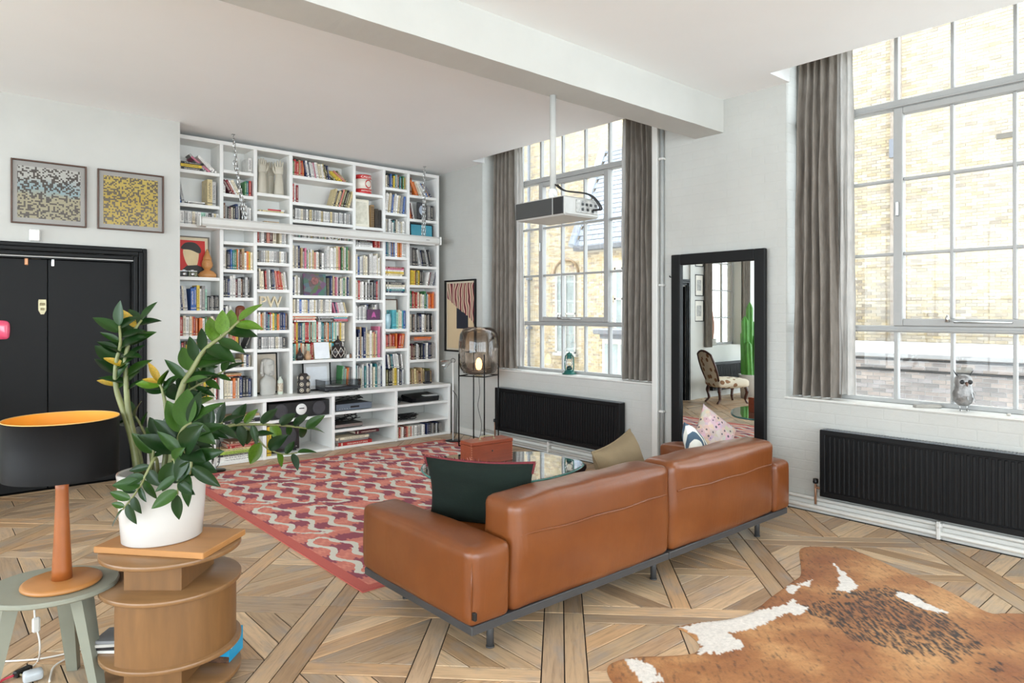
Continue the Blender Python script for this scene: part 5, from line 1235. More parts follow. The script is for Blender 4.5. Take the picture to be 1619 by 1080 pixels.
stem(S((384, 674, .32), (400, 684, .36), (421, 708, .40), (448, 718, .44), (470, 716, .48)), .005, .003, 7, .10, fan=.12, mats={2: LL, 4: LL})
stem(S((284, 752, -.02), (300, 705, .0), (326, 680, .05), (352, 668, .1)), .007, .004, 8, .10, fan=.3)
stem(S((250, 748, -.10), (246, 724, -.15), (232, 748, -.19), (222, 768, -.2), (209, 787, -.2), (194, 806, -.19)), .007, .003, 11, .088, fan=.3)
stem(S((276, 750, -.06), (280, 705, -.12), (288, 680, -.14), (303, 668, -.13)), .010, .005, 10, .14, fan=.15)
stem(S((282, 750, -.08), (288, 722, -.16), (290, 712, -.2), (302, 730, -.22), (300, 750, -.22)), .008, .004, 9, .13, fan=.2)
stem(S((270, 750, -.08), (272, 728, -.17), (276, 730, -.2), (281, 756, -.21), (281, 782, -.21)), .006, .003, 7, .10, fan=.25)
stem(S((238, 752, -.04), (241, 726, -.05), (246, 700, -.05), (256, 680, -.05)), .008, .004, 7, .10, fan=.35)
# ------------------------------------------------------------------ smoked glass floor lamp
fl_ = thing('glass_floor_lamp', 'smoked glass floor lamp glowing on a thin black frame by the far radiator', 'lamp', (4.805, 6.094, 0), -YAW)
SMOKE = glassmat('smoked_glass', (.66, .58, .51, 1), .07)
RF = .232
legs = [(RF * math.cos(a), RF * math.sin(a)) for a in [math.radians(18) + k * PI / 2 for k in range(4)]]
for x, y in legs: m = MB(); m.tube([(x, y, 0), (x, y, 1.05)], .0075, 8); m.build('leg', BLACKM, fl_)
for z in (.012, .80):
    for k in range(4):
        a, c = legs[k], legs[(k + 1) % 4]; m = MB(); m.tube([(a[0], a[1], z), (c[0], c[1], z)], .007, 6); m.build('frame_bar', BLACKM, fl_)
RG = .228
pf = [(.03, .808), (.13, .812), (.185, .835), (.215, .88), (RG, .95), (RG, 1.17), (.215, 1.27), (.18, 1.325), (.12, 1.348), (0, 1.352)]
m = MB(); m.lathe(pf, 40); m.f = m.f[:-1] if False else m.f; m.build('glass_shade', SMOKE, fl_)
m = MB(); m.lathe([(0, .785), (.04, .785), (.045, .8), (.03, .806), (0, .806)], 20); m.build('lamp_holder', BRASS, fl_)
BULB, nt, b = newmat('glowing_bulb'); b.inputs['Base Color'].default_value = (1, .7, .3, 1); b.inputs['Emission Color'].default_value = (1, .62, .22, 1); b.inputs['Emission Strength'].default_value = 6
gq = noi(nt, coords(nt), 8, 2); nt.links.new(ramp(nt, gq, [(.3, (1, .60, .2, 1)), (.7, (1, .66, .26, 1))]), b.inputs['Emission Color'])
m = MB(); m.lathe([(0, .86), (.022, .865), (.034, .89), (.038, .93), (.03, .97), (.014, .995), (0, 1.0)], 20); m.build('bulb', BULB, fl_)
m = MB(); m.tube(spline([(.0, 0, .785), (.01, 0, .6), (-.01, 0, .45), (.03, 0, .25), (.01, 0, .1), (-.04, 0, .01)], 6), .003, 6); m.build('cable', DARK, fl_)
# thin reading lamps
CLR = glassmat('clear_lamp_glass', (.93, .95, .95, 1), .12)
def reading_lamp(label, x, y, h):
    r = thing('reading_lamp', label, 'lamp', (x, y, 0), -YAW, 'slim white reading lamps')
    m = MB(); m.lathe([(0, .001), (.095, .001), (.098, .008), (.09, .014), (0, .016)], 32); m.build('base', BLACKM, r)
    m = MB(); m.tube([(0, 0, .015), (0, 0, h)], .009, 10); m.build('pole', WHITEP, r)
    m = MB(); m.M = Matrix.Translation((0, 0, h + .02)) @ Matrix.Rotation(PI / 2, 4, 'X'); m.tube([(.024 * math.cos(2 * PI * k / 16), .024 * math.sin(2 * PI * k / 16), 0) for k in range(16)], .006, 6, closed=True); m.build('joint_ring', pm('grey_ring', s(110, 110, 108), .4), r)
    m = MB(); m.M = Matrix.Translation((-.01, 0, h + .02)) @ Matrix.Rotation(math.radians(-115), 4, 'Y'); m.lathe([(.02, .02), (.03, .05), (.055, .1), (.06, .13)], 18); m.f = m.f[:-2]; m.m = m.m[:-2]; m.c = m.c[:-2]; m.s = m.s[:-2]; m.uv = m.uv[:-2]; m.build('glass_head', CLR, r)
    m = MB(); m.tube(spline([(0, -.01, .6 if h > .6 else h * .7), (.05, 0, .5 if h > .6 else h * .5), (.04, 0, .25), (.02, .02, .05), (-.12, -.05, .006)], 6), .004, 6); m.build('cable', DARK, r)
reading_lamp('slim white reading lamp with clear glass head beside the window end of the bookcase', 4.74, 6.50, .93)
reading_lamp('slim white lamp stand on dark disc behind the houseplant, before the bookcase', 2.136, 6.761, .55)
# ------------------------------------------------------------------ pictures
def mosaic(name, stops, dark, n, W_, H_, seed):
    m, nt, b = newmat(name); v = coords(nt, 'Object'); sp = nd(nt, 'ShaderNodeSeparateXYZ'); nt.links.new(v, sp.inputs[0])
    fx = val(nt, 'FLOOR', val(nt, 'MULTIPLY', val(nt, 'ADD', sp.outputs[0], .5), n)); fz = val(nt, 'FLOOR', val(nt, 'MULTIPLY', val(nt, 'ADD', sp.outputs[2], .5), n))
    cb = nd(nt, 'ShaderNodeCombineXYZ'); nt.links.new(fx, cb.inputs[0]); nt.links.new(fz, cb.inputs[1]); cb.inputs[2].default_value = seed
    wn_ = nd(nt, 'ShaderNodeTexWhiteNoise', noise_dimensions='3D'); nt.links.new(cb.outputs[0], wn_.inputs[0])
    g = val(nt, 'ADD', val(nt, 'DIVIDE', sp.outputs[2], H_), .5)
    g = val(nt, 'ADD', g, val(nt, 'MULTIPLY', val(nt, 'SUBTRACT', noi(nt, v, 9, 2), .5), .35))
    c = mixc(nt, val(nt, 'GREATER_THAN', wn_.outputs[0], .56), ramp(nt, g, stops), dark)
    nt.links.new(c, b.inputs['Base Color']); b.inputs['Roughness'].default_value = .5; return m
MATB = pm('pale_mount_board', s(200, 196, 190), .7, var=.02); WALNF = pm('walnut_frame', s(84, 58, 44), .45, var=.15, scale=20)
PGLASS = glassmat('picture_glass', (.97, .97, .97, 1), .03)
def picture(name, label, loc, rz, w, h, fw, fd, fm, mount, art, artw, arth, glaze=True, ax=0, az=0, cat='picture', lean=0):
    r = thing(name, label, cat, loc, rz)
    if lean: r.rotation_euler = (-lean, 0, rz)
    m = MB(); m.cbox(-w / 2, -w / 2 + fw, -fd, 0, -h / 2, h / 2, .003); m.cbox(w / 2 - fw, w / 2, -fd, 0, -h / 2, h / 2, .003); m.cbox(-w / 2 + fw, w / 2 - fw, -fd, 0, h / 2 - fw, h / 2, .003); m.cbox(-w / 2 + fw, w / 2 - fw, -fd, 0, -h / 2, -h / 2 + fw, .003); m.build('frame', fm, r)
    m = MB(); m.box(-w / 2 + fw, w / 2 - fw, -.006, -.001, -h / 2 + fw, h / 2 - fw); m.build('mount', mount, r)
    if art: m = MB(); m.box(-artw / 2 + ax, artw / 2 + ax, -.0085, -.006, -arth / 2 + az, arth / 2 + az); m.build('print', art, r)
    if glaze: m = MB(); m.box(-w / 2 + fw, w / 2 - fw, -fd * .6 - .002, -fd * .6, -h / 2 + fw, h / 2 - fw); m.build('glazing', PGLASS, r)
    return r
DKB = s(92, 82, 74)
picture('framed_print', 'framed square mosaic print fading from white and blue to sand, over the door', (.841, YD - .001, 2.512), 0, .535, .532, .012, .03, WALNF, MATB, mosaic('blue_sand_mosaic', [(.30, s(196, 186, 150)), (.44, s(200, 190, 154)), (.55, s(176, 204, 210)), (.68, s(190, 208, 210)), (.8, s(226, 224, 216))], DKB, 78, .45, .43, 1), .445, .43)
picture('framed_print', 'framed square golden yellow mosaic print, next to the bookcase alcove', (1.457, YD - .001, 2.512), 0, .535, .53, .012, .03, WALNF, MATB, mosaic('golden_mosaic', [(.2, s(226, 196, 92)), (.5, s(222, 190, 84)), (.8, s(232, 204, 104))], s(124, 110, 92), 78, .44, .43, 5), .44, .43)
sw = thing('wall_sensor', 'small white alarm sensor box on the wall above the black door', 'sensor', (.735, YD - .001, 2.155))
m = MB(); m.cbox(-.038, .038, -.035, 0, -.05, .05, .008); m.build('sensor_case', WHITEP, sw); m = MB(); m.lathe([(0, 0), (.003, 0), (0, .002)], 8, (.01, -.036, .04)); m.build('sensor_light', DARK, sw)
# generic colour-swirl poster on the window wall
POST, nt, b = newmat('swirl_print'); v = coords(nt, 'Object'); sp = nd(nt, 'ShaderNodeSeparateXYZ'); nt.links.new(v, sp.inputs[0])
wv = nd(nt, 'ShaderNodeTexWave'); wv.inputs['Scale'].default_value = 3.4; wv.inputs['Distortion'].default_value = 7; wv.inputs['Detail'].default_value = 1.5; nt.links.new(v, wv.inputs[0])
sw_ = ramp(nt, wv.outputs[0], [(0, s(40, 44, 56)), (.22, s(190, 70, 62)), (.38, s(228, 214, 190)), (.55, s(96, 130, 110)), (.7, s(216, 150, 170)), (.85, s(226, 200, 150)), (1, s(50, 54, 66))])
nz = noi(nt, v, 3.5, 2); up = val(nt, 'GREATER_THAN', val(nt, 'ADD', val(nt, 'ADD', sp.outputs[2], val(nt, 'MULTIPLY', sp.outputs[0], .5)), val(nt, 'MULTIPLY', val(nt, 'SUBTRACT', nz, .5), .3)), .06)
dk = val(nt, 'MULTIPLY', val(nt, 'LESS_THAN', val(nt, 'ABSOLUTE', val(nt, 'SUBTRACT', sp.outputs[0], .04)), .12), val(nt, 'GREATER_THAN', sp.outputs[2], -.16))
c = mixc(nt, dk, s(206, 184, 150), s(48, 50, 58)); c = mixc(nt, up, c, sw_); nt.links.new(c, b.inputs['Base Color']); b.inputs['Roughness'].default_value = .85; b.inputs['Specular IOR Level'].default_value = .1
picture('framed_poster', 'black framed poster of coloured swirls on beige between bookcase and far window', (XR - .001, 6.88, 1.472), -PI / 2, .64, .905, .02, .03, BLACKP, pm('poster_paper', s(200, 190, 170), .8), POST, .56, .82, False)
# ------------------------------------------------------------------ things on the bookcase
def cz(k, r): return COMP[k, r]
# glove moulds
CER = pm('cream_ceramic', s(196, 190, 174), .35, var=.05, scale=8)
def glove(mb, flip=1):
    mb.lathe([(0, 0), (.045, 0), (.047, .02), (.04, .12), (.032, .19), (.03, .205)], 18, sx=1, sy=.75)
    mb.soft((0, 0, .235), (.078, .035, .085), .016, (0, .004, 0), 6)
    for k, (x, L, an) in enumerate(((-.03, .05, -.16), (-.011, .066, -.04), (.009, .068, .05), (.028, .056, .16))):
        p = [(x, 0, .26), (x + math.sin(an) * L * .5, -.004, .27 + L * .5), (x + math.sin(an) * L, -.002, .27 + L)]; mb.tube([Vector(q) for q in spline(p, 4)], [.0095, .0095, .009, .009, .0085, .0085, .008, .007, .004], 8)
    p = [(.03 * flip, 0, .205), (.05 * flip, -.008, .235), (.056 * flip, -.01, .275)]; mb.tube(spline(p, 4), [.012, .012, .011, .011, .01, .01, .009, .008, .004], 8)
x0, x1, z, t = cz('C', 0)
for k, (fx, dy, fl2, rz, lab) in enumerate(((.2, .05, 1, .2, 'cream ceramic glove mould hand at the front left of its shelf'), (.72, .05, -1, -.2, 'cream ceramic glove mould hand at the front right of its shelf'), (.42, .17, 1, .5, 'cream ceramic glove mould hand behind the front left hand'), (.60, .18, -1, .1, 'cream ceramic glove mould hand half hidden behind the front right hand'))):
    m = MB(); glove(m, fl2); o = m.build('glove_mould', CER); o.location = (x0 + (x1 - x0) * fx, YU + dy, z + .0005); o.rotation_euler = (0, 0, rz); o.scale = (1.12, 1.12, 1.12); tag(o, lab, 'sculpture', 'ceramic glove moulds')
x0, x1, z, t = cz('C', 1)
tb = thing('paint_tube', 'red and white tube lying across the straw book under the ceramic hands', 'tube', (x0 + .22, YU + .04, z + .03)); m = MB(); m.tube([(-.09, 0, 0), (.05, 0, 0)], .008, 8); m.build('body', pm('red_tube', s(206, 70, 80), .4), tb); m = MB(); m.tube([(.05, 0, 0), (.09, 0, 0)], .01, 8); m.build('cap', WHITEP, tb)
# red portrait-style poster (plain generic figure), carved head, cameras
x0, x1, z, t = cz('A', 3)
REDP = pm('red_print', s(202, 48, 44), .55, var=.05)
rp_ = picture('red_print', 'red poster with a dark and cream abstract figure leaning in the bookcase', ((x0 + x1) / 2 - .045, YU + .14, z + .215), 0, .36, .40, .012, .02, pm('grey_bead_frame', s(120, 116, 108), .5), pm('cream_border', s(222, 208, 178), .6), REDP, .30, .34, False, -.012, -.012, lean=.06)
CRM, CHK = pm('cream_ink', s(226, 206, 164), .6), pm('dark_ink', s(52, 50, 48), .6)
M0 = Matrix.Rotation(PI / 2, 4, 'X')
m = MB(M0); m.prism(smoothpoly([(-.07, .06), (.02, .09), (.075, .05), (.07, -.04), (.05, -.1), (-.01, -.11), (-.05, -.06)], 4), .0086, .0094); m.build('face_shape', CRM, rp_)
m = MB(M0); m.prism(smoothpoly([(-.09, .07), (-.05, .13), (.04, .135), (.095, .08), (.085, .03), (.0, .06)], 4), .0095, .0105); m.build('cap_shape', CHK, rp_)
m = MB(M0); m.prism([(-.12, -.18), (-.04, -.10), (.06, -.09), (.13, -.12), (.135, -.18)], .0095, .0104); m.build('shoulder_shape', CHK, rp_)
HEADW = pm('carved_pale_wood', s(196, 140, 84), .35, var=.12, scale=9, stretch=(1, 1, 5))
hd = thing('wooden_bust', 'carved orange-brown wooden head with pointed hair on the bookcase', 'sculpture', (x1 - .10, YU + .075, z + .0005), math.radians(-25))
m = MB(); m.lathe([(0, 0), (.085, 0), (.088, .03), (.06, .06), (.03, .075), (.03, .09), (0, .09)], 24, sy=.7); m.soft((0, -.006, .135), (.088, .09, .12), .04, (.004, .006, .004), 10); m.lathe([(.043, .17), (.04, .2), (.026, .23), (.02, .25), (.006, .285), (0, .29)], 18, sy=.95)
m.soft((0, -.054, .13), (.016, .02, .04), .007, n=4); m.soft((0, -.05, .103), (.03, .012, .009), .004, n=4)
for sx_ in (-1, 1): m.soft((sx_ * .02, -.047, .147), (.022, .012, .008), .0035, n=4); m.soft((sx_ * .046, .0, .13), (.012, .022, .04), .005, n=4)
m.build('head', HEADW, hd)
for k, (fx, nm, c) in enumerate(((.10, 'black and chrome compact camera beside a khaki one', s(44, 44, 46)), (.30, 'khaki compact camera standing between the black one and the carved head', s(104, 108, 84)))):
    o = thing('camera', nm, 'camera', (x0 + (x1 - x0) * fx + .02, YU + .03, z + .0005), 0, 'cameras before the red poster'); m = MB(); m.cbox(-.05, .05, 0, .04, 0, .05, .006); m.build('body', pm('camera_%d' % k, c, .4), o); m = MB(); m.cbox(-.048, .048, .002, .038, .0505, .062, .004); m.cbox(-.012, .016, .006, .03, .062, .07, .002); m.build('top_plate', CHROME, o); m = MB(); m.M = Matrix.Translation((0, 0, .026)) @ Matrix.Rotation(PI / 2, 4, 'X'); m.lathe([(0, .02), (.014, .02), (.018, .016), (.02, 0), (0, 0)], 18); m.build('lens', CHROME, o)
# letters P W
x0, x1, z, t = cz('C', 6)
for k, (ch_, fx, lab) in enumerate((('P', .22, 'pale wooden letter P on the bookcase, left of the letter W'), ('W', .58, 'pale wooden letter W on the bookcase, right of the letter P'))):
    M = Matrix.Translation((0, 0, .0)) @ Matrix.Rotation(PI / 2, 4, 'X'); o = textmesh('wooden_letter', ch_, .17, .012, pm('pale_letter_wood', s(226, 212, 180), .5), None, M); zmin = min(v_.co.z for v_ in o.data.vertices); o.location = (x0 + (x1 - x0) * fx, YU + .06, z + .001 - zmin); o.rotation_euler = (0, 0, .15); tag(o, lab, 'letter', 'wooden letters')
# brown bag
x0, x1, z, t = cz('B', 6); o = thing('leather_case', 'small brown leather case on the bookcase beside three books', 'case', (x0 + .19, YU + .07, z + .0005)); m = MB(); m.soft((0, 0, .1), (.085, .07, .2), .02, (.004, .01, .01), 8, wob=.004); m.build('case_body', pm('brown_leather', s(120, 62, 40), .4, var=.15), o); m = MB(); m.tube(spline([(-.03, -.035, .1), (-.03, -.045, .17), (.03, -.045, .17), (.03, -.035, .1)], 4), .005, 6); m.build('strap', pm('brown_leather', s(120, 62, 40), .4), o)
# glass dome
x0, x1, z, t = cz('B', 8); o = thing('glass_dome', 'clear glass dome at the left of a small shelf', 'ornament', (x0 + .06, YU + .07, z + .0005)); m = MB(); m.lathe([(.045, .006), (.045, .09), (.036, .118), (.018, .13), (0, .132)], 20); m.f = [q for q in m.f if len(q) < 5]; n = len(m.f); m.m, m.c, m.s, m.uv = m.m[:n], m.c[:n], m.s[:n], m.uv[:n]; m.build('dome', CLR, o); m = MB(); m.lathe([(0, 0), (.05, 0), (.05, .006), (0, .007)], 20); m.build('base', DARK, o)
# white bust, frame and bottle
x0, x1, z, t = cz('C', 9); PLA = pm('white_plaster', s(186, 184, 178), .65, var=.05, scale=8, bump=.1, bscale=30)
bu = thing('plaster_bust', 'white plaster bust with a turned face on the bookcase counter', 'sculpture', (x0 + .135, YU + .06, z + .0005), math.radians(14))
m = MB(); m.lathe([(0, 0), (.08, 0), (.086, .02), (.084, .08), (.09, .12), (.086, .155), (.062, .185), (.04, .2), (.037, .225), (0, .235)], 28, sy=.75)
m.soft((0, -.01, .30), (.1, .118, .175), .047, (.002, .006, .004), 12); m.soft((0, .016, .335), (.126, .118, .12), .055, n=10)
m.soft((.0, -.077, .295), (.02, .034, .062), .009, n=4); m.soft((0, -.070, .25), (.04, .016, .010), .0045, n=4); m.soft((0, -.070, .238), (.034, .016, .009), .004, n=4); m.soft((0, -.062, .222), (.04, .024, .022), .009, n=4)
for sx_ in (-1, 1): m.soft((sx_ * .026, -.069, .326), (.04, .02, .010), .0045, n=4); m.soft((sx_ * .025, -.066, .308), (.026, .014, .013), .006, n=4); m.tube(spline([(sx_ * .062, 0, .36), (sx_ * .07, .005, .28), (sx_ * .056, .01, .205)], 4), .017, 8)
m.build('bust', PLA, bu)
for k, (dx, dz_) in enumerate(((-.085, .24), (.062, .228))): m = MB(); m.soft((dx, -.01, dz_), (.03, .03, .03), .013, n=5); m.build('earring', PLA, bu)
picture('frame_behind_bust', 'dark framed cream picture standing behind the white plaster bust', (x0 + .15, YU + .2, z + .225), 0, .29, .44, .014, .016, BLACKP, pm('cream_paper', s(214, 202, 184), .6), None, 0, 0, False, lean=.06)
o = thing('label_bottle', 'small pale bottle with a printed label beside the plaster bust', 'bottle', (x1 - .085, YU + .05, z + .0005)); m = MB(); m.lathe([(0, 0), (.028, 0), (.03, .006), (.03, .14), (.024, .16), (.012, .172), (.012, .19), (0, .19)], 20); m.build('body', pm('pale_green_glass', s(206, 214, 200), .25), o); m = MB(); m.lathe([(.0305, .03), (.0305, .12)], 20); m.f = m.f[:20]; m.m = m.m[:20]; m.c = m.c[:20]; m.s = m.s[:20]; m.uv = m.uv[:20]; m.build('label', pm('pictured_label', s(230, 224, 206), .5, col2=s(150, 120, 90), scale=50), o)
# tin, small picture, ledgers
x0, x1, z, t = cz('E', 0); o = thing('baking_tin', 'red and white round baking powder tin lettered CALUMET on the top shelf', 'tin', (x0 + .14, YU + .09, z + .0005), math.radians(12))
m = MB(); m.lathe([(0, 0), (.098, 0), (.1, .004), (.1, .052)], 36); m.build('red_band', pm('red_tin', s(196, 38, 40), .3), o); m = MB(); m.lathe([(.1, .168), (.1, .214), (.096, .218), (.096, .21), (0, .208)], 36); m.build('red_band', pm('red_tin', s(196, 38, 40), .3), o)
m = MB(); m.lathe([(.0995, .05), (.0995, .17)], 36); m.build('white_band', pm('white_tin', s(230, 224, 212), .3), o)
textmesh('lettering', 'CALUMET', .042, .0006, pm('white_ink', s(240, 236, 228), .4), o, Matrix.Translation((0, 0, .19)), .1006)
textmesh('lettering', 'BAKING POWDER', .022, .0006, pm('white_ink', s(240, 236, 228), .4), o, Matrix.Translation((0, 0, .028)), .1006)
m = MB(); RO = .1008
for rr_, c, dr in ((.046, 'red_ink', 0), (.033, 'pale_ink', .0006)):
    m = MB(); vs = [(math.sin(x / RO) * (RO + dr), -math.cos(x / RO) * (RO + dr), .11 + zz) for x, zz in [(rr_ * math.cos(2 * PI * k / 24), rr_ * 1.15 * math.sin(2 * PI * k / 24)) for k in range(24)]]; m.add(vs + [(0, -(RO + dr), .11)], [(k, (k + 1) % 24, 24) for k in range(24)]); m.build('emblem_disc', pm(c, s(190, 46, 44) if 'red' in c else s(226, 218, 204), .35), o)
x0, x1, z, t = cz('E', 1)
picture('small_picture', 'pale framed sketch standing on the bookcase beside dark ledgers', (x0 + .105, YU + .07, z + .165), 0, .2, .325, .012, .014, pm('cream_frame', s(232, 226, 208), .5), pm('ivory_paper', s(240, 236, 222), .7), pm('faint_sketch', s(238, 234, 220), .7, col2=s(196, 194, 176), scale=14), .15, .26, False, lean=.05)
for k, (dx, h_) in enumerate(((.235, .27), (.29, .23), (.335, .22))):
    o = thing('ledger', '%s ridged dark ledger beside the pale framed sketch' % ('tall', 'middle', 'short')[k], 'book', (x0 + dx, YU + .03, z + .0005), 0, 'ridged ledgers'); m = MB(); m.cbox(-.022, .022, 0, .16, 0, h_, .002); m.build('cover', pm('ledger_brown_%d' % k, [s(150, 120, 80), s(70, 60, 48), s(60, 52, 44)][k], .6), o)
    m = MB()
    for q in range(12): m.cbox(-.0226, .0226, -.004, .002, .01 + q * (h_ - .02) / 12, .01 + q * (h_ - .02) / 12 + .007, .001)
    tag(m.build('ridges', pm('ledger_ridge', s(40, 36, 32), .6), o), kind='stuff')
# art book, face out
x0, x1, z, t = cz('D', 5); ARTB, nt, b = newmat('collage_cover'); vo = nd(nt, 'ShaderNodeTexVoronoi'); vo.inputs['Scale'].default_value = 16; v = coords(nt); nt.links.new(v, vo.inputs[0]); nt.links.new(mixc(nt, .86, vo.outputs['Color'], s(70, 64, 64)), b.inputs['Base Color'])
o = thing('art_book', 'large dark collage-covered art book facing outwards on the bookcase', 'book', (x0 + .285, YU + .05, z + .0005), 0); o.rotation_euler = (-.1, 0, 0); m = MB(); m.cbox(-.135, .135, 0, .022, 0, .245, .002); m.build('cover', ARTB, o)
m = MB(Matrix.Translation((0, -.0006, .165)) @ Matrix.Rotation(PI / 2, 4, 'X')); m.lathe([(0, .0012), (.042, .001), (.044, 0), (0, 0)], 22); m.build('round_motif', pm('dusky_pink_disc', s(180, 120, 116), .5, col2=s(80, 44, 46), scale=22), o)
o = thing('grey_box_file', 'olive grey box file with curling script beside the collage art book', 'box', (x0 + .46, YU + .06, z + .0005)); m = MB(); m.cbox(-.03, .045, 0, .19, 0, .2, .002); m.build('cover', pm('olive_script_paper', s(128, 122, 96), .6, col2=s(92, 88, 72), scale=30), o)
# small ornaments before the packed rows
x0, x1, z, t = cz('D', 7)
ORN = pm('black_white_pottery', s(36, 34, 34), .35, col2=s(206, 198, 184), scale=26)
for nm, lab, fx, prof, mat in (('dark_vase', 'small dark speckled gourd ornament, leftmost before the packed shelf', .14, [(0, 0), (.03, 0), (.045, .03), (.04, .06), (.02, .085), (.012, .11), (.006, .14), (0, .142)], pm('dark_gourd', s(46, 42, 42), .3)), ('tan_vase', 'small tan round ornament second from left before the packed shelf', .27, [(0, 0), (.025, 0), (.04, .03), (.036, .055), (.018, .07), (.014, .1), (0, .102)], pm('tan_gourd', s(186, 150, 116), .4)), ('lattice_vase', 'dark round vase with white lattice lines before the packed shelf', .775, [(0, 0), (.06, 0), (.088, .04), (.092, .085), (.075, .13), (.045, .15), (.05, .175), (.042, .2), (.012, .215), (.008, .26), (0, .262)], pm('dark_vase_glaze', s(42, 36, 36), .25))):
    o = thing(nm, lab, 'ornament', (x0 + (x1 - x0) * fx, YU + .035 + prof[2][0] * .3, z + .0005)); m = MB(); m.lathe(prof, 24); m.build('body', mat, o)
    if nm == 'lattice_vase':
        m = MB(); W2 = pm('white_slip', s(226, 220, 208), .5)
        for k in range(8):
            for sg in (-1, 1):
                pts = []
                for q in range(9):
                    t_ = q / 8; zz = .015 + .115 * t_; rr_ = np.interp(zz, [p_[1] for p_ in prof[:6]], [p_[0] for p_ in prof[:6]]) + .001; a = 2 * PI * k / 8 + sg * t_ * .8; pts.append((rr_ * math.cos(a), rr_ * math.sin(a), zz))
                m.tube(pts, .003, 4)
        tag(m.build('lattice_lines', W2, o), kind='stuff')
picture('white_card', 'blank white card picture propped before the packed shelf', (x0 + (x1 - x0) * .5, YU + .055, z + .098), 0, .185, .19, .006, .006, WHITEP, pm('white_sketch', s(232, 236, 240), .5), None, 0, 0, False, lean=.18)
for k, (fx, lab) in enumerate(((.925, 'tiny white cube ornament right of the lattice vase'), (.975, 'tiny brown ornament at the end of the packed shelf'))):
    o = thing('small_ornament', lab, 'ornament', (x0 + (x1 - x0) * fx, YU + .03, z + .0005)); m = MB(); m.soft((0, 0, .022), (.036 - .014 * k, .03, .044), .008, n=5); m.build('body', [WHITEP, pm('brown_wood_bit', s(140, 100, 74), .5)][k], o); m = MB(); m.lathe([(0, .044), (.008, .044), (.006, .052), (0, .053)], 10); m.build('tip', DARK, o)
# counter: totem, certificate, turntable
x0, x1, z, t = cz('D', 8); o = thing('carved_totem', 'black and cream carved owl-like totem left of the turntable', 'ornament', (x0 + .115, YU - .02, z + .0005))
m = MB(); m.lathe([(0, 0), (.068, 0), (.07, .05), (.064, .062), (.068, .075), (.068, .125), (.058, .138), (.06, .15), (.056, .19), (.035, .215), (0, .22)], 24, sy=.85); m.build('body', pm('black_carving', s(44, 38, 36), .5, var=.2), o)
for zz, r_ in ((.035, .026), (.1, .026), (.17, .022)):
    for a in (-.75, .35, 1.4, -1.9):
        c_ = Matrix.Rotation(a, 4, 'Z') @ Vector((0, -.064, zz)); m = MB(Matrix.Translation(c_) @ Matrix.Rotation(a, 4, 'Z') @ Matrix.Rotation(PI / 2, 4, 'X')); m.lathe([(0, .003), (r_ * .35, .003), (r_ * .36, -.004), (0, -.004)], 12); m.tube([(r_ * .75 * math.cos(2 * PI * k / 14), r_ * .75 * math.sin(2 * PI * k / 14), 0) for k in range(14)], .003, 5, closed=True); m.build('eye_ring', pm('cream_paint', s(222, 210, 190), .5), o)
picture('framed_certificate', 'black framed pale certificate standing behind the turntable', (x0 + .33, YU + .12, z + .165), 0, .34, .32, .014, .018, BLACKP, pm('grey_mount', s(206, 206, 204), .6), pm('pale_certificate', s(224, 228, 232), .5), .25, .21, False, lean=.08)
tt = thing('turntable', 'record player with a clear lid on the bookcase counter', 'turntable', (x0 + .53, YU + .02, z + .0005)); m = MB(); m.cbox(-.22, .22, -.16, .18, .018, .05, .005); m.build('plinth', pm('turntable_black', s(40, 42, 46), .35), tt)
for a, c in ((-.18, -.12), (.18, -.12), (-.18, .14), (.18, .14)): m = MB(); m.lathe([(0, 0), (.02, 0), (.018, .018), (0, .018)], 12, (a, c, 0)); m.build('foot', DARK, tt)
m = MB(); m.lathe([(0, .05), (.15, .05), (.15, .062), (0, .062)], 40, (-.04, .01, 0)); m.build('platter', CHROME, tt)
m = MB(); m.tube([(.16, .12, .075), (.16, -.02, .075), (.09, -.1, .07)], .005, 6); m.lathe([(0, .05), (.02, .05), (.02, .08), (0, .08)], 12, (.16, .13, 0)); m.build('tonearm', CHROME, tt)
m = MB(); L_ = glassmat('smoky_perspex', (.95, .96, .97, 1), .06)
for a in ((-.22, .22, -.16, -.157, .052, .125), (-.22, .22, .177, .18, .052, .125), (-.22, -.217, -.157, .177, .052, .125), (.217, .22, -.157, .177, .052, .125), (-.22, .22, -.16, .18, .125, .128)): m.box(*a)
m.build('lid', L_, tt)
# blue picture, crystal photo
x0, x1, z, t = cz('G', 2); picture('blue_picture', 'black framed turquoise blue picture on the bookcase below the chain', (x0 + .20, YU + .05, z + .115), 0, .34, .21, .012, .014, BLACKP, pm('turquoise_print', s(60, 150, 172), .4, col2=s(96, 170, 190), scale=5), None, 0, 0, False, lean=.04)
x0, x1, z, t = cz('G', 1); r_ = picture('crystal_picture', 'dark picture of a pale crystal standing among dark books', (x0 + .20, YU + .05, z + .115), 0, .14, .21, .006, .012, DARK, pm('charcoal_print', s(66, 66, 70), .5), None, 0, 0, False, lean=.03)
m = MB(M0); m.prism(smoothpoly([(0, .07), (.035, .03), (.03, -.02), (0, -.05), (-.03, -.02), (-.034, .03)], 3), .0062, .0075); m.build('crystal_shape', pm('crystal_blue', s(178, 190, 206), .4), r_)
x0, x1, z, t = cz('E', 5); o = thing('purple_sleeve', 'dark purple record sleeve facing out before black and white books', 'cd', (x0 + .245, YU + .02, z + .0005)); m = MB(); m.cbox(-.085, .085, 0, .008, 0, .125, .002); m.build('sleeve', pm('purple_print', s(96, 40, 84), .4, col2=s(60, 26, 56), scale=20), o); m = MB(M0); m.prism(smoothpoly([(-.03, .03), (0, .1), (.03, .03), (0, .04)], 3), -.0002, .0012); m.build('sleeve_motif', pm('magenta_ink', s(190, 80, 150), .4), o)
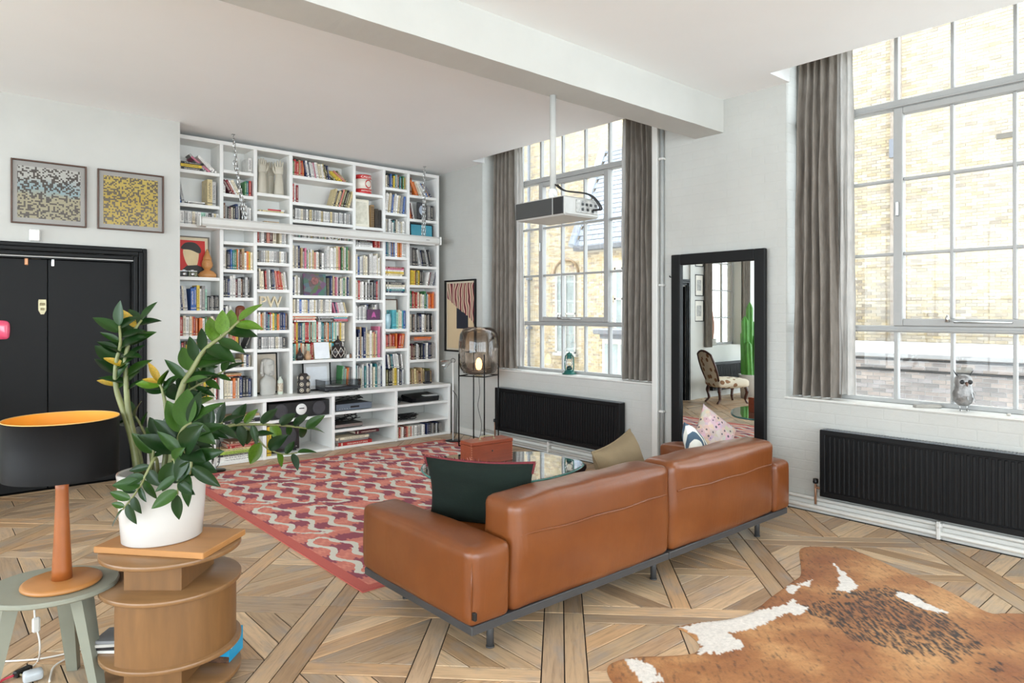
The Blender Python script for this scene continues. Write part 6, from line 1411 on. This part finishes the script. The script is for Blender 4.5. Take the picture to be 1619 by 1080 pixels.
x0, x1, z, t = cz('F', 6); picture('framed_drawing', 'brown framed line drawing behind the turquoise books', (x0 + .13, YU + .16, z + .185), 0, .26, .36, .014, .016, WALNF, pm('drawing_paper', s(222, 218, 208), .6), None, 0, 0, False, lean=.05)
o = thing('glass_jar', 'pale blue glass jar with crossed sticks before the line drawing', 'jar', (x0 + .05, YU + .05, z + .0005)); m = MB(); m.lathe([(0, 0), (.035, 0), (.045, .05), (.05, .12), (.04, .17), (.044, .18), (.038, .18), (.034, .16), (0, .02)], 20); m.build('jar_body', pm('pale_blue_glass', s(160, 196, 206), .15), o); m = MB(); m.tube([(-.02, 0, .1), (.035, 0, .23)], .002, 5); m.tube([(.02, 0, .1), (-.04, 0, .225)], .002, 5); m.build('sticks', pm('dark_stick', s(90, 84, 80), .6), o)
x0, x1, z, t = cz('G', 8); o = thing('dark_speaker', 'small dark upright gadget in front of the old brown files', 'gadget', (x0 + .22, YU - .06, z + .0005)); m = MB(); m.cbox(-.05, .05, -.02, .03, 0, .02, .003); m.cbox(-.035, .035, -.01, .02, .0201, .16, .006); m.build('body', pm('gadget_dark', s(52, 50, 52), .5), o)
# ------------------------------------------------------------------ hi-fi in the low unit
def in_bay(i, j): return COMP['base%d' % i, j]
x0, x1, z, t = in_bay(2, 1); CONE = pm('speaker_cone', s(66, 64, 68), .7, var=.1, scale=30)
o = thing('centre_speaker', 'wide black centre speaker with two cones and a white round badge', 'speaker', ((x0 + x1) / 2 + .02, YBF + .06, z + .0005)); m = MB(); m.cbox(-.34, .34, 0, .26, 0, .165, .006); m.build('cabinet', DARK, o)
for x in (-.21, .22):
    m = MB(Matrix.Translation((x, -.001, .083)) @ Matrix.Rotation(PI / 2, 4, 'X')); m.lathe([(0, .004), (.06, .006), (.074, .003), (.076, 0), (0, 0)], 30); m.build('cone', CONE, o)
m = MB(Matrix.Translation((.015, -.001, .085)) @ Matrix.Rotation(PI / 2, 4, 'X')); m.lathe([(0, .008), (.056, .008), (.06, .004), (.06, 0), (0, 0)], 30); bd_ = m.build('badge', WHITEP, o)
m = MB(); m.cbox(-.012, .045, -.0115, -.008, .09, .1, .001); m.build('badge_slot', DARK, bd_)
x0, x1, z, t = in_bay(2, 0); o = thing('subwoofer', 'black cube subwoofer with one large cone behind the plant leaves', 'speaker', (x0 + .24, YBF + .10, z + .0005), math.radians(4)); m = MB(); m.cbox(-.15, .16, 0, .3, .02, .3, .008); m.build('cabinet', pm('dark_brown_black', s(34, 28, 30), .4), o)
m = MB(Matrix.Translation((.0, -.001, .16)) @ Matrix.Rotation(PI / 2, 4, 'X')); m.lathe([(0, .005), (.1, .008), (.122, .003), (.125, 0), (0, 0)], 36); m.build('cone', CONE, o)
for a in (-.12, .13): m = MB(); m.lathe([(0, 0), (.018, 0), (.015, .02), (0, .02)], 12, (a, .05, 0)); m.lathe([(0, 0), (.018, 0), (.015, .02), (0, .02)], 12, (a, .25, 0)); m.build('foot', DARK, o)
m = MB(); m.lathe([(0, 0), (.005, 0), (.004, .004), (0, .005)], 8, (.12, -.002, .05)); m.build('indicator', WHITEP, o)
x0, x1, z, t = in_bay(3, 2); o = thing('disc_player', 'blue-grey disc player on the top shelf of the low unit', 'player', (x0 + .26, YBF + .05, z + .0005)); m = MB(); m.cbox(-.22, .22, .012, .27, .008, .075, .004); m.build('case', pm('player_dark', s(48, 50, 54), .4), o); m = MB(); m.cbox(-.222, .222, 0, .0125, .006, .077, .004); m.build('front', pm('player_blue_grey', s(112, 122, 134), .35, metal=.3), o); m = MB(); m.cbox(-.05, .06, -.002, .001, .03, .05, .001); m.build('display', DARK, o); m = MB()
for k in range(5): m.lathe([(0, -.003), (.006, -.003), (.006, .003), (0, .003)], 8, (-.18 + k * .03, -.001, .025))
m.build('buttons', CHROME, o)
x0, x1, z, t = in_bay(3, 1); o = thing('set_top_box', 'slim black and silver set-top box on the middle shelf of the low unit', 'player', (x0 + .2, YBF + .05, z + .0005)); m = MB(); m.cbox(-.17, .17, .01, .23, .005, .052, .006); m.build('case', DARK, o); m = MB(); m.cbox(-.17, .17, 0, .0105, .012, .046, .004); m.build('front', CHROME, o)
def cables(label, name, c, n, sx, sy, sz, seed, mat=DARK):
    r = thing(name, label, 'cables', c); rr_ = random.Random(seed)
    for k in range(n):
        pts = [Vector((rr_.uniform(-sx, sx), rr_.uniform(-sy, sy), rr_.uniform(.006, sz))) for q in range(6)]; m = MB(); m.tube(spline(pts, 6), .005, 5); m.build('cable', mat, r)
x0, x1, z, t = in_bay(3, 2); cables('tangle of black cables behind the disc player', 'cable_tangle', (x0 + .38, YBF + .38, z + .002), 4, .2, .04, .13, 3)
x0, x1, z, t = in_bay(3, 1); cables('tangle of black cables behind the set-top box', 'cable_tangle', (x0 + .3, YBF + .38, z + .002), 4, .2, .04, .12, 4)
x0, x1, z, t = in_bay(4, 1); cables('heap of coiled black leads on the middle shelf of the right bay', 'cable_heap', (x0 + .2, YBF + .16, z + .002), 9, .17, .08, .07, 5)
x0, x1, z, t = in_bay(4, 2); cables('coil of black leads left of the console', 'cable_heap', (x0 + .09, YBF + .16, z + .002), 5, .07, .07, .07, 6)
o = thing('game_console', 'glossy black console with a sloping lid at the top right of the low unit', 'console', (x0 + .42, YBF + .06, z + .0005)); m = MB(); m.add([(-.2, 0, .004), (.2, 0, .004), (.2, .25, .004), (-.2, .25, .004), (-.18, .0, .05), (.21, .0, .06), (.2, .25, .09), (-.18, .25, .08)], [(3, 2, 1, 0), (4, 5, 6, 7), (0, 1, 5, 4), (1, 2, 6, 5), (2, 3, 7, 6), (3, 0, 4, 7)]); m.build('case', pm('gloss_black', s(20, 20, 22), .12), o); m = MB(); m.cbox(.02, .2, .02, .12, .063, .072, .003); m.build('remote', WHITEP, o)
# ------------------------------------------------------------------ window sill things
p = at(900, 592, x=5.25); la = thing('hurricane_lantern', 'green hurricane lantern with wire handle on the far window sill', 'lantern', (5.25, p.y, .8535)); LGR = pm('lantern_green', s(30, 92, 84), .3, metal=.2, var=.1)
m = MB(); m.lathe([(0, 0), (.075, 0), (.078, .008), (.06, .02), (.052, .04), (.03, .052), (0, .052)], 24); m.build('tank', LGR, la)
m = MB(); m.lathe([(0, .05), (.028, .052), (.034, .062), (.024, .078), (.02, .085), (0, .085)], 18); m.build('burner', pm('dark_green_metal', s(20, 56, 54), .35, metal=.4), la)
m = MB(); m.lathe([(.024, .085), (.042, .105), (.044, .135), (.03, .162), (.026, .168)], 20); m.f = [q for q in m.f if len(q) < 5]; n = len(m.f); m.m, m.c, m.s, m.uv = m.m[:n], m.c[:n], m.s[:n], m.uv[:n]; m.build('globe', CLR, la)
m = MB(); m.lathe([(0, .166), (.03, .166), (.032, .172), (.026, .19), (.03, .2), (.034, .212), (.024, .226), (.008, .23), (.006, .24), (0, .24)], 20); m.build('chimney', LGR, la)
for sg in (-1, 1): m = MB(); m.tube(spline([(0, sg * .045, .03), (0, sg * .062, .06), (0, sg * .064, .13), (0, sg * .055, .19), (0, sg * .03, .205)], 5), .007, 7); m.build('side_tube', LGR, la)
m = MB(); m.tube(spline([(0, .055, .19), (-.02, .06, .25), (.0, -.03, .335), (.01, -.085, .32), (.0, -.06, .2)], 8), .0022, 5); m.build('bail_handle', CHROME, la)
p = at(1523, 640, x=5.25); ow = thing('metal_owl', 'small metal owl ornament with dark eyes on the near window sill', 'ornament', (5.25, p.y, .8535), math.radians(-52)); OWM = pm('galvanised_feathers', s(132, 130, 128), .4, metal=.5, var=.3, scale=30, bump=.3, bscale=60)
m = MB(); m.lathe([(0, .035), (.03, .036), (.05, .055), (.062, .09), (.06, .13), (.05, .165), (.054, .19), (.05, .22), (.036, .238), (0, .243)], 24, sy=.85); m.build('body', OWM, ow)
rr_ = random.Random(8); m = MB()
for k in range(46):
    a = rr_.uniform(0, 2 * PI); zz = rr_.uniform(.06, .175); r_ = np.interp(zz, [.036, .055, .09, .13, .165, .19], [.03, .05, .062, .06, .05, .054]); c_ = Vector((r_ * math.cos(a), r_ * .85 * math.sin(a), zz)); dd = Vector((math.cos(a), math.sin(a), 0)); tt_ = Vector((-math.sin(a), math.cos(a), 0)); m.add([c_ + tt_ * .008 + dd * .002, c_ - tt_ * .008 + dd * .002, c_ - tt_ * .005 + dd * .007 - Vector((0, 0, .022)), c_ + tt_ * .005 + dd * .007 - Vector((0, 0, .022))], [(0, 1, 2, 3)])
tag(m.build('feathers', OWM, ow), kind='stuff')
for sg in (-1, 1):
    m = MB(Matrix.Translation((sg * .024, -.043, .195)) @ Matrix.Rotation(PI / 2, 4, 'X')); m.lathe([(0, .008), (.012, .006), (.015, 0), (0, 0)], 16); m.build('eye', DARK, ow)
    m = MB(); m.tube([(sg * .035, 0, .232), (sg * .048, 0, .25), (sg * .062, 0, .272)], [.006, .004, .001], 6); m.build('ear_tuft', DARK, ow)
    m = MB(); m.tube([(sg * .022, 0, .04), (sg * .02, 0, .004)], .004, 6); m.tube([(sg * .02, 0, .003), (sg * .02, -.022, .003)], .003, 5); m.tube([(sg * .02, 0, .003), (sg * .032, -.016, .003)], .003, 5); m.build('foot', CHROME, ow)
m = MB(); m.tube([(0, -.045, .19), (0, -.058, .178), (0, -.056, .165)], [.01, .007, .001], 7); m.build('beak', pm('rusty_beak', s(120, 92, 78), .5, metal=.4), ow)
p = at(1466, 645, x=5.24); sh_ = thing('driftwood', 'flat grey piece of slate-like driftwood lying on the near window sill', 'ornament', (5.24, p.y, .8535), math.radians(-50)); m = MB(); m.soft((0, 0, .012), (.17, .055, .022), .008, (0, 0, .004), 8, wob=.008); m.build('piece', pm('grey_driftwood', s(150, 146, 138), .8, var=.2, scale=12, stretch=(1, 6, 6)), sh_)
p = at(1595, 650, x=5.22); sh_ = thing('pebble', 'small pale pebble on the near window sill right of the owl', 'ornament', (5.22, p.y, .8535)); m = MB(); m.soft((0, 0, .007), (.03, .02, .014), .006, n=5); m.build('stone', pm('pale_pebble', s(180, 174, 166), .7), sh_)
# pink ornament on the door
pk = thing('pink_ornament', 'glossy pink glass ornament hanging on the black door', 'ornament', at(-2, 522, y=YD + .03)); m = MB(); m.soft((0, 0, 0), (.14, .05, .15), .024, (.004, .006, .006), 9, wob=.012, seed=3); m.build('glass_body', pm('pink_glass', s(236, 70, 112), .12, col2=s(244, 110, 140), scale=12, coat=.6), pk); m = MB(); m.tube([(0, .01, .07), (0, .015, .12)], .003, 5); m.build('hook', CHROME, pk)
# hook beside the mirror
hk = thing('wall_hook', 'tiny dark hook on the wall between the riser and the mirror', 'hook', (XR - .001, 3.71, 1.83)); m = MB(); m.tube([(0, 0, 0), (-.02, 0, 0), (-.028, 0, .012)], .005, 6); m.lathe([(0, 0), (.009, 0), (.009, .003), (0, .003)], 10); m.build('peg', BLACKM, hk)
# ------------------------------------------------------------------ the corner seen in the mirror
chx = thing('nursing_chair', 'carved low upholstered chair with patterned back reflected in the mirror', 'chair', (-.12, 6.32, 0), math.radians(-62))
UPH, nt, b = newmat('patterned_upholstery'); v = coords(nt); vo = nd(nt, 'ShaderNodeTexVoronoi'); vo.inputs['Scale'].default_value = 9; nt.links.new(v, vo.inputs[0]); nt.links.new(mixc(nt, val(nt, 'LESS_THAN', vo.outputs['Distance'], .34), s(232, 222, 202), s(150, 112, 82)), b.inputs['Base Color']); b.inputs['Roughness'].default_value = .9
MHG = pm('dark_carved_wood', s(70, 36, 26), .3, var=.2)
m = MB(); m.soft((0, 0, .34), (.52, .56, .13), .05, (.01, .01, .03), 12); m.build('seat', UPH, chx)
def backp(u, v_): a = (u * 2 - 1); return (a * (.2 + .05 * math.sin(v_ * PI * .9)), .26 + .16 * v_ + .03 * (1 - a * a), .36 + .52 * v_ * (1 - .12 * a * a))
m = MB(); m.grid(backp, 12, 14); k = len(m.f); m.grid(lambda u, v_: tuple(Vector(backp(u, v_)) + Vector((0, -.05 * (1 - (2 * u - 1) ** 2), 0))), 12, 14); m.f[k:] = [q[::-1] for q in m.f[k:]]; m.build('backrest', UPH, chx)
m = MB(); m.tube([backp(0, i / 10) for i in range(11)] + [backp(i / 10, 1) for i in range(1, 10)] + [backp(1, 1 - i / 10) for i in range(11)], .018, 7); m.build('back_frame', MHG, chx)
for x, y, k in ((-.21, -.22, 1), (.21, -.22, 1), (-.18, .23, -1), (.18, .23, -1)):
    m = MB(); m.tube(spline([(x, y, .29), (x * 1.08, y - .02 * k, .2), (x * 1.0, y * 1.0, .08), (x * 1.1, y + (-.03 if k > 0 else .06), .0)], 5), [.03] * 6 + [.024] * 5 + [.018] * 5, 8); m.build('leg', MHG, chx)
CAC = pm('cactus_green', s(84, 150, 60), .5, var=.15, scale=9); ca_ = thing('potted_cactus', 'tall bright green cactus in a white pot reflected in the mirror', 'plant', (-1.0, 6.4, 0))
m = MB(); m.lathe([(0, 0), (.15, 0), (.19, .4), (.195, .42), (.175, .42), (.17, .38), (0, .37)], 28); m.build('pot', POTW, ca_)
for k, (x, y, h_, lx) in enumerate(((0, 0, 1.35, .0), (.09, .02, 1.1, .04), (-.09, .0, 1.0, -.05), (.03, .08, .85, .03), (-.05, -.07, .75, -.04), (.1, -.06, .65, .06))):
    m = MB(); n = 10
    prof = []
    def cf(u, v_): a = 2 * PI * u; rr2 = (.052 + .012 * math.cos(5 * a)) * (1 if v_ < .93 else max(0.05, (1 - v_) / .07)); return (x + lx * v_ + rr2 * math.cos(a), y + rr2 * math.sin(a), .36 + h_ * v_)
    m.grid(cf, 30, 24, closeu=True); m.build('cactus_stem', CAC, ca_)
radx = thing('radiator', 'dark radiator under the small window reflected in the mirror', 'radiator', (-1.07, YD - .09, .12), 0, None); m = MB(); m.cbox(-.55, .55, 0, .07, 0, .5, .004)
m.build('body', RAD, radx); m = MB(); 
for k in range(30): m = MB(); m.cbox(-.53 + k * .0355, -.53 + k * .0355 + .02, -.008, .002, .04, .46, .003); m.build('rib', RAD, radx)
pl2 = thing('sill_plant', 'bare-stemmed plant in a white pot on the small window sill', 'plant', (-.8, YD + .09, WZ0 + .0005)); m = MB(); m.lathe([(0, 0), (.06, 0), (.075, .12), (.065, .12), (.06, .1), (0, .1)], 20); m.build('pot', POTW, pl2)
for k in range(3): m = MB(); m.tube(spline([(0, 0, .1), (.03 * (k - 1), 0, .35), (.015 * (k - 1), .02, .6 + .06 * k)], 5), .011, 6); m.build('stem', pm('pinkish_stem', s(176, 130, 112), .6), pl2)
for k, (x, z_, w_, h_, lab) in enumerate(((-.21, 1.55, .28, .38, 'framed sketch on the wall by the door, lower of three'), (-.21, 2.0, .26, .38, 'framed drawing on the wall by the door, middle of three'), (-.21, 2.5, .26, .34, 'framed drawing on the wall by the door, topmost of three'))):
    picture('framed_drawing', lab, (x, YD - .001, z_), 0, w_, h_, .014, .02, BLACKP, pm('drawing_paper', s(222, 218, 208), .6), pm('grey_drawing', s(190, 190, 186), .6, col2=s(140, 140, 138), scale=20), w_ * .5, h_ * .5, False)
def side_curtain(label, xc, w_, seed):
    r = thing('curtain', label, 'curtain', (xc, YD - .05, .9), 0, 'grey linen curtains')
    def f(u, v_, o=0): return (-w_ / 2 + w_ * u, .035 * math.sin(2 * PI * 4 * u + noise.noise(Vector((u * 3, v_ * 3, seed)))) + o, 2.3 * v_)
    m = MB(); m.grid(lambda a, c: f(a, c), 48, 16); k = len(m.f); m.grid(lambda a, c: f(a, c, .003), 48, 16); m.f[k:] = [q[::-1] for q in m.f[k:]]; m.build('cloth', LIN, r)
side_curtain('grey curtain of the small window, on the picture side', -.45, .2, 1); side_curtain('grey curtain of the small window, on the cactus side', -1.72, .26, 2)
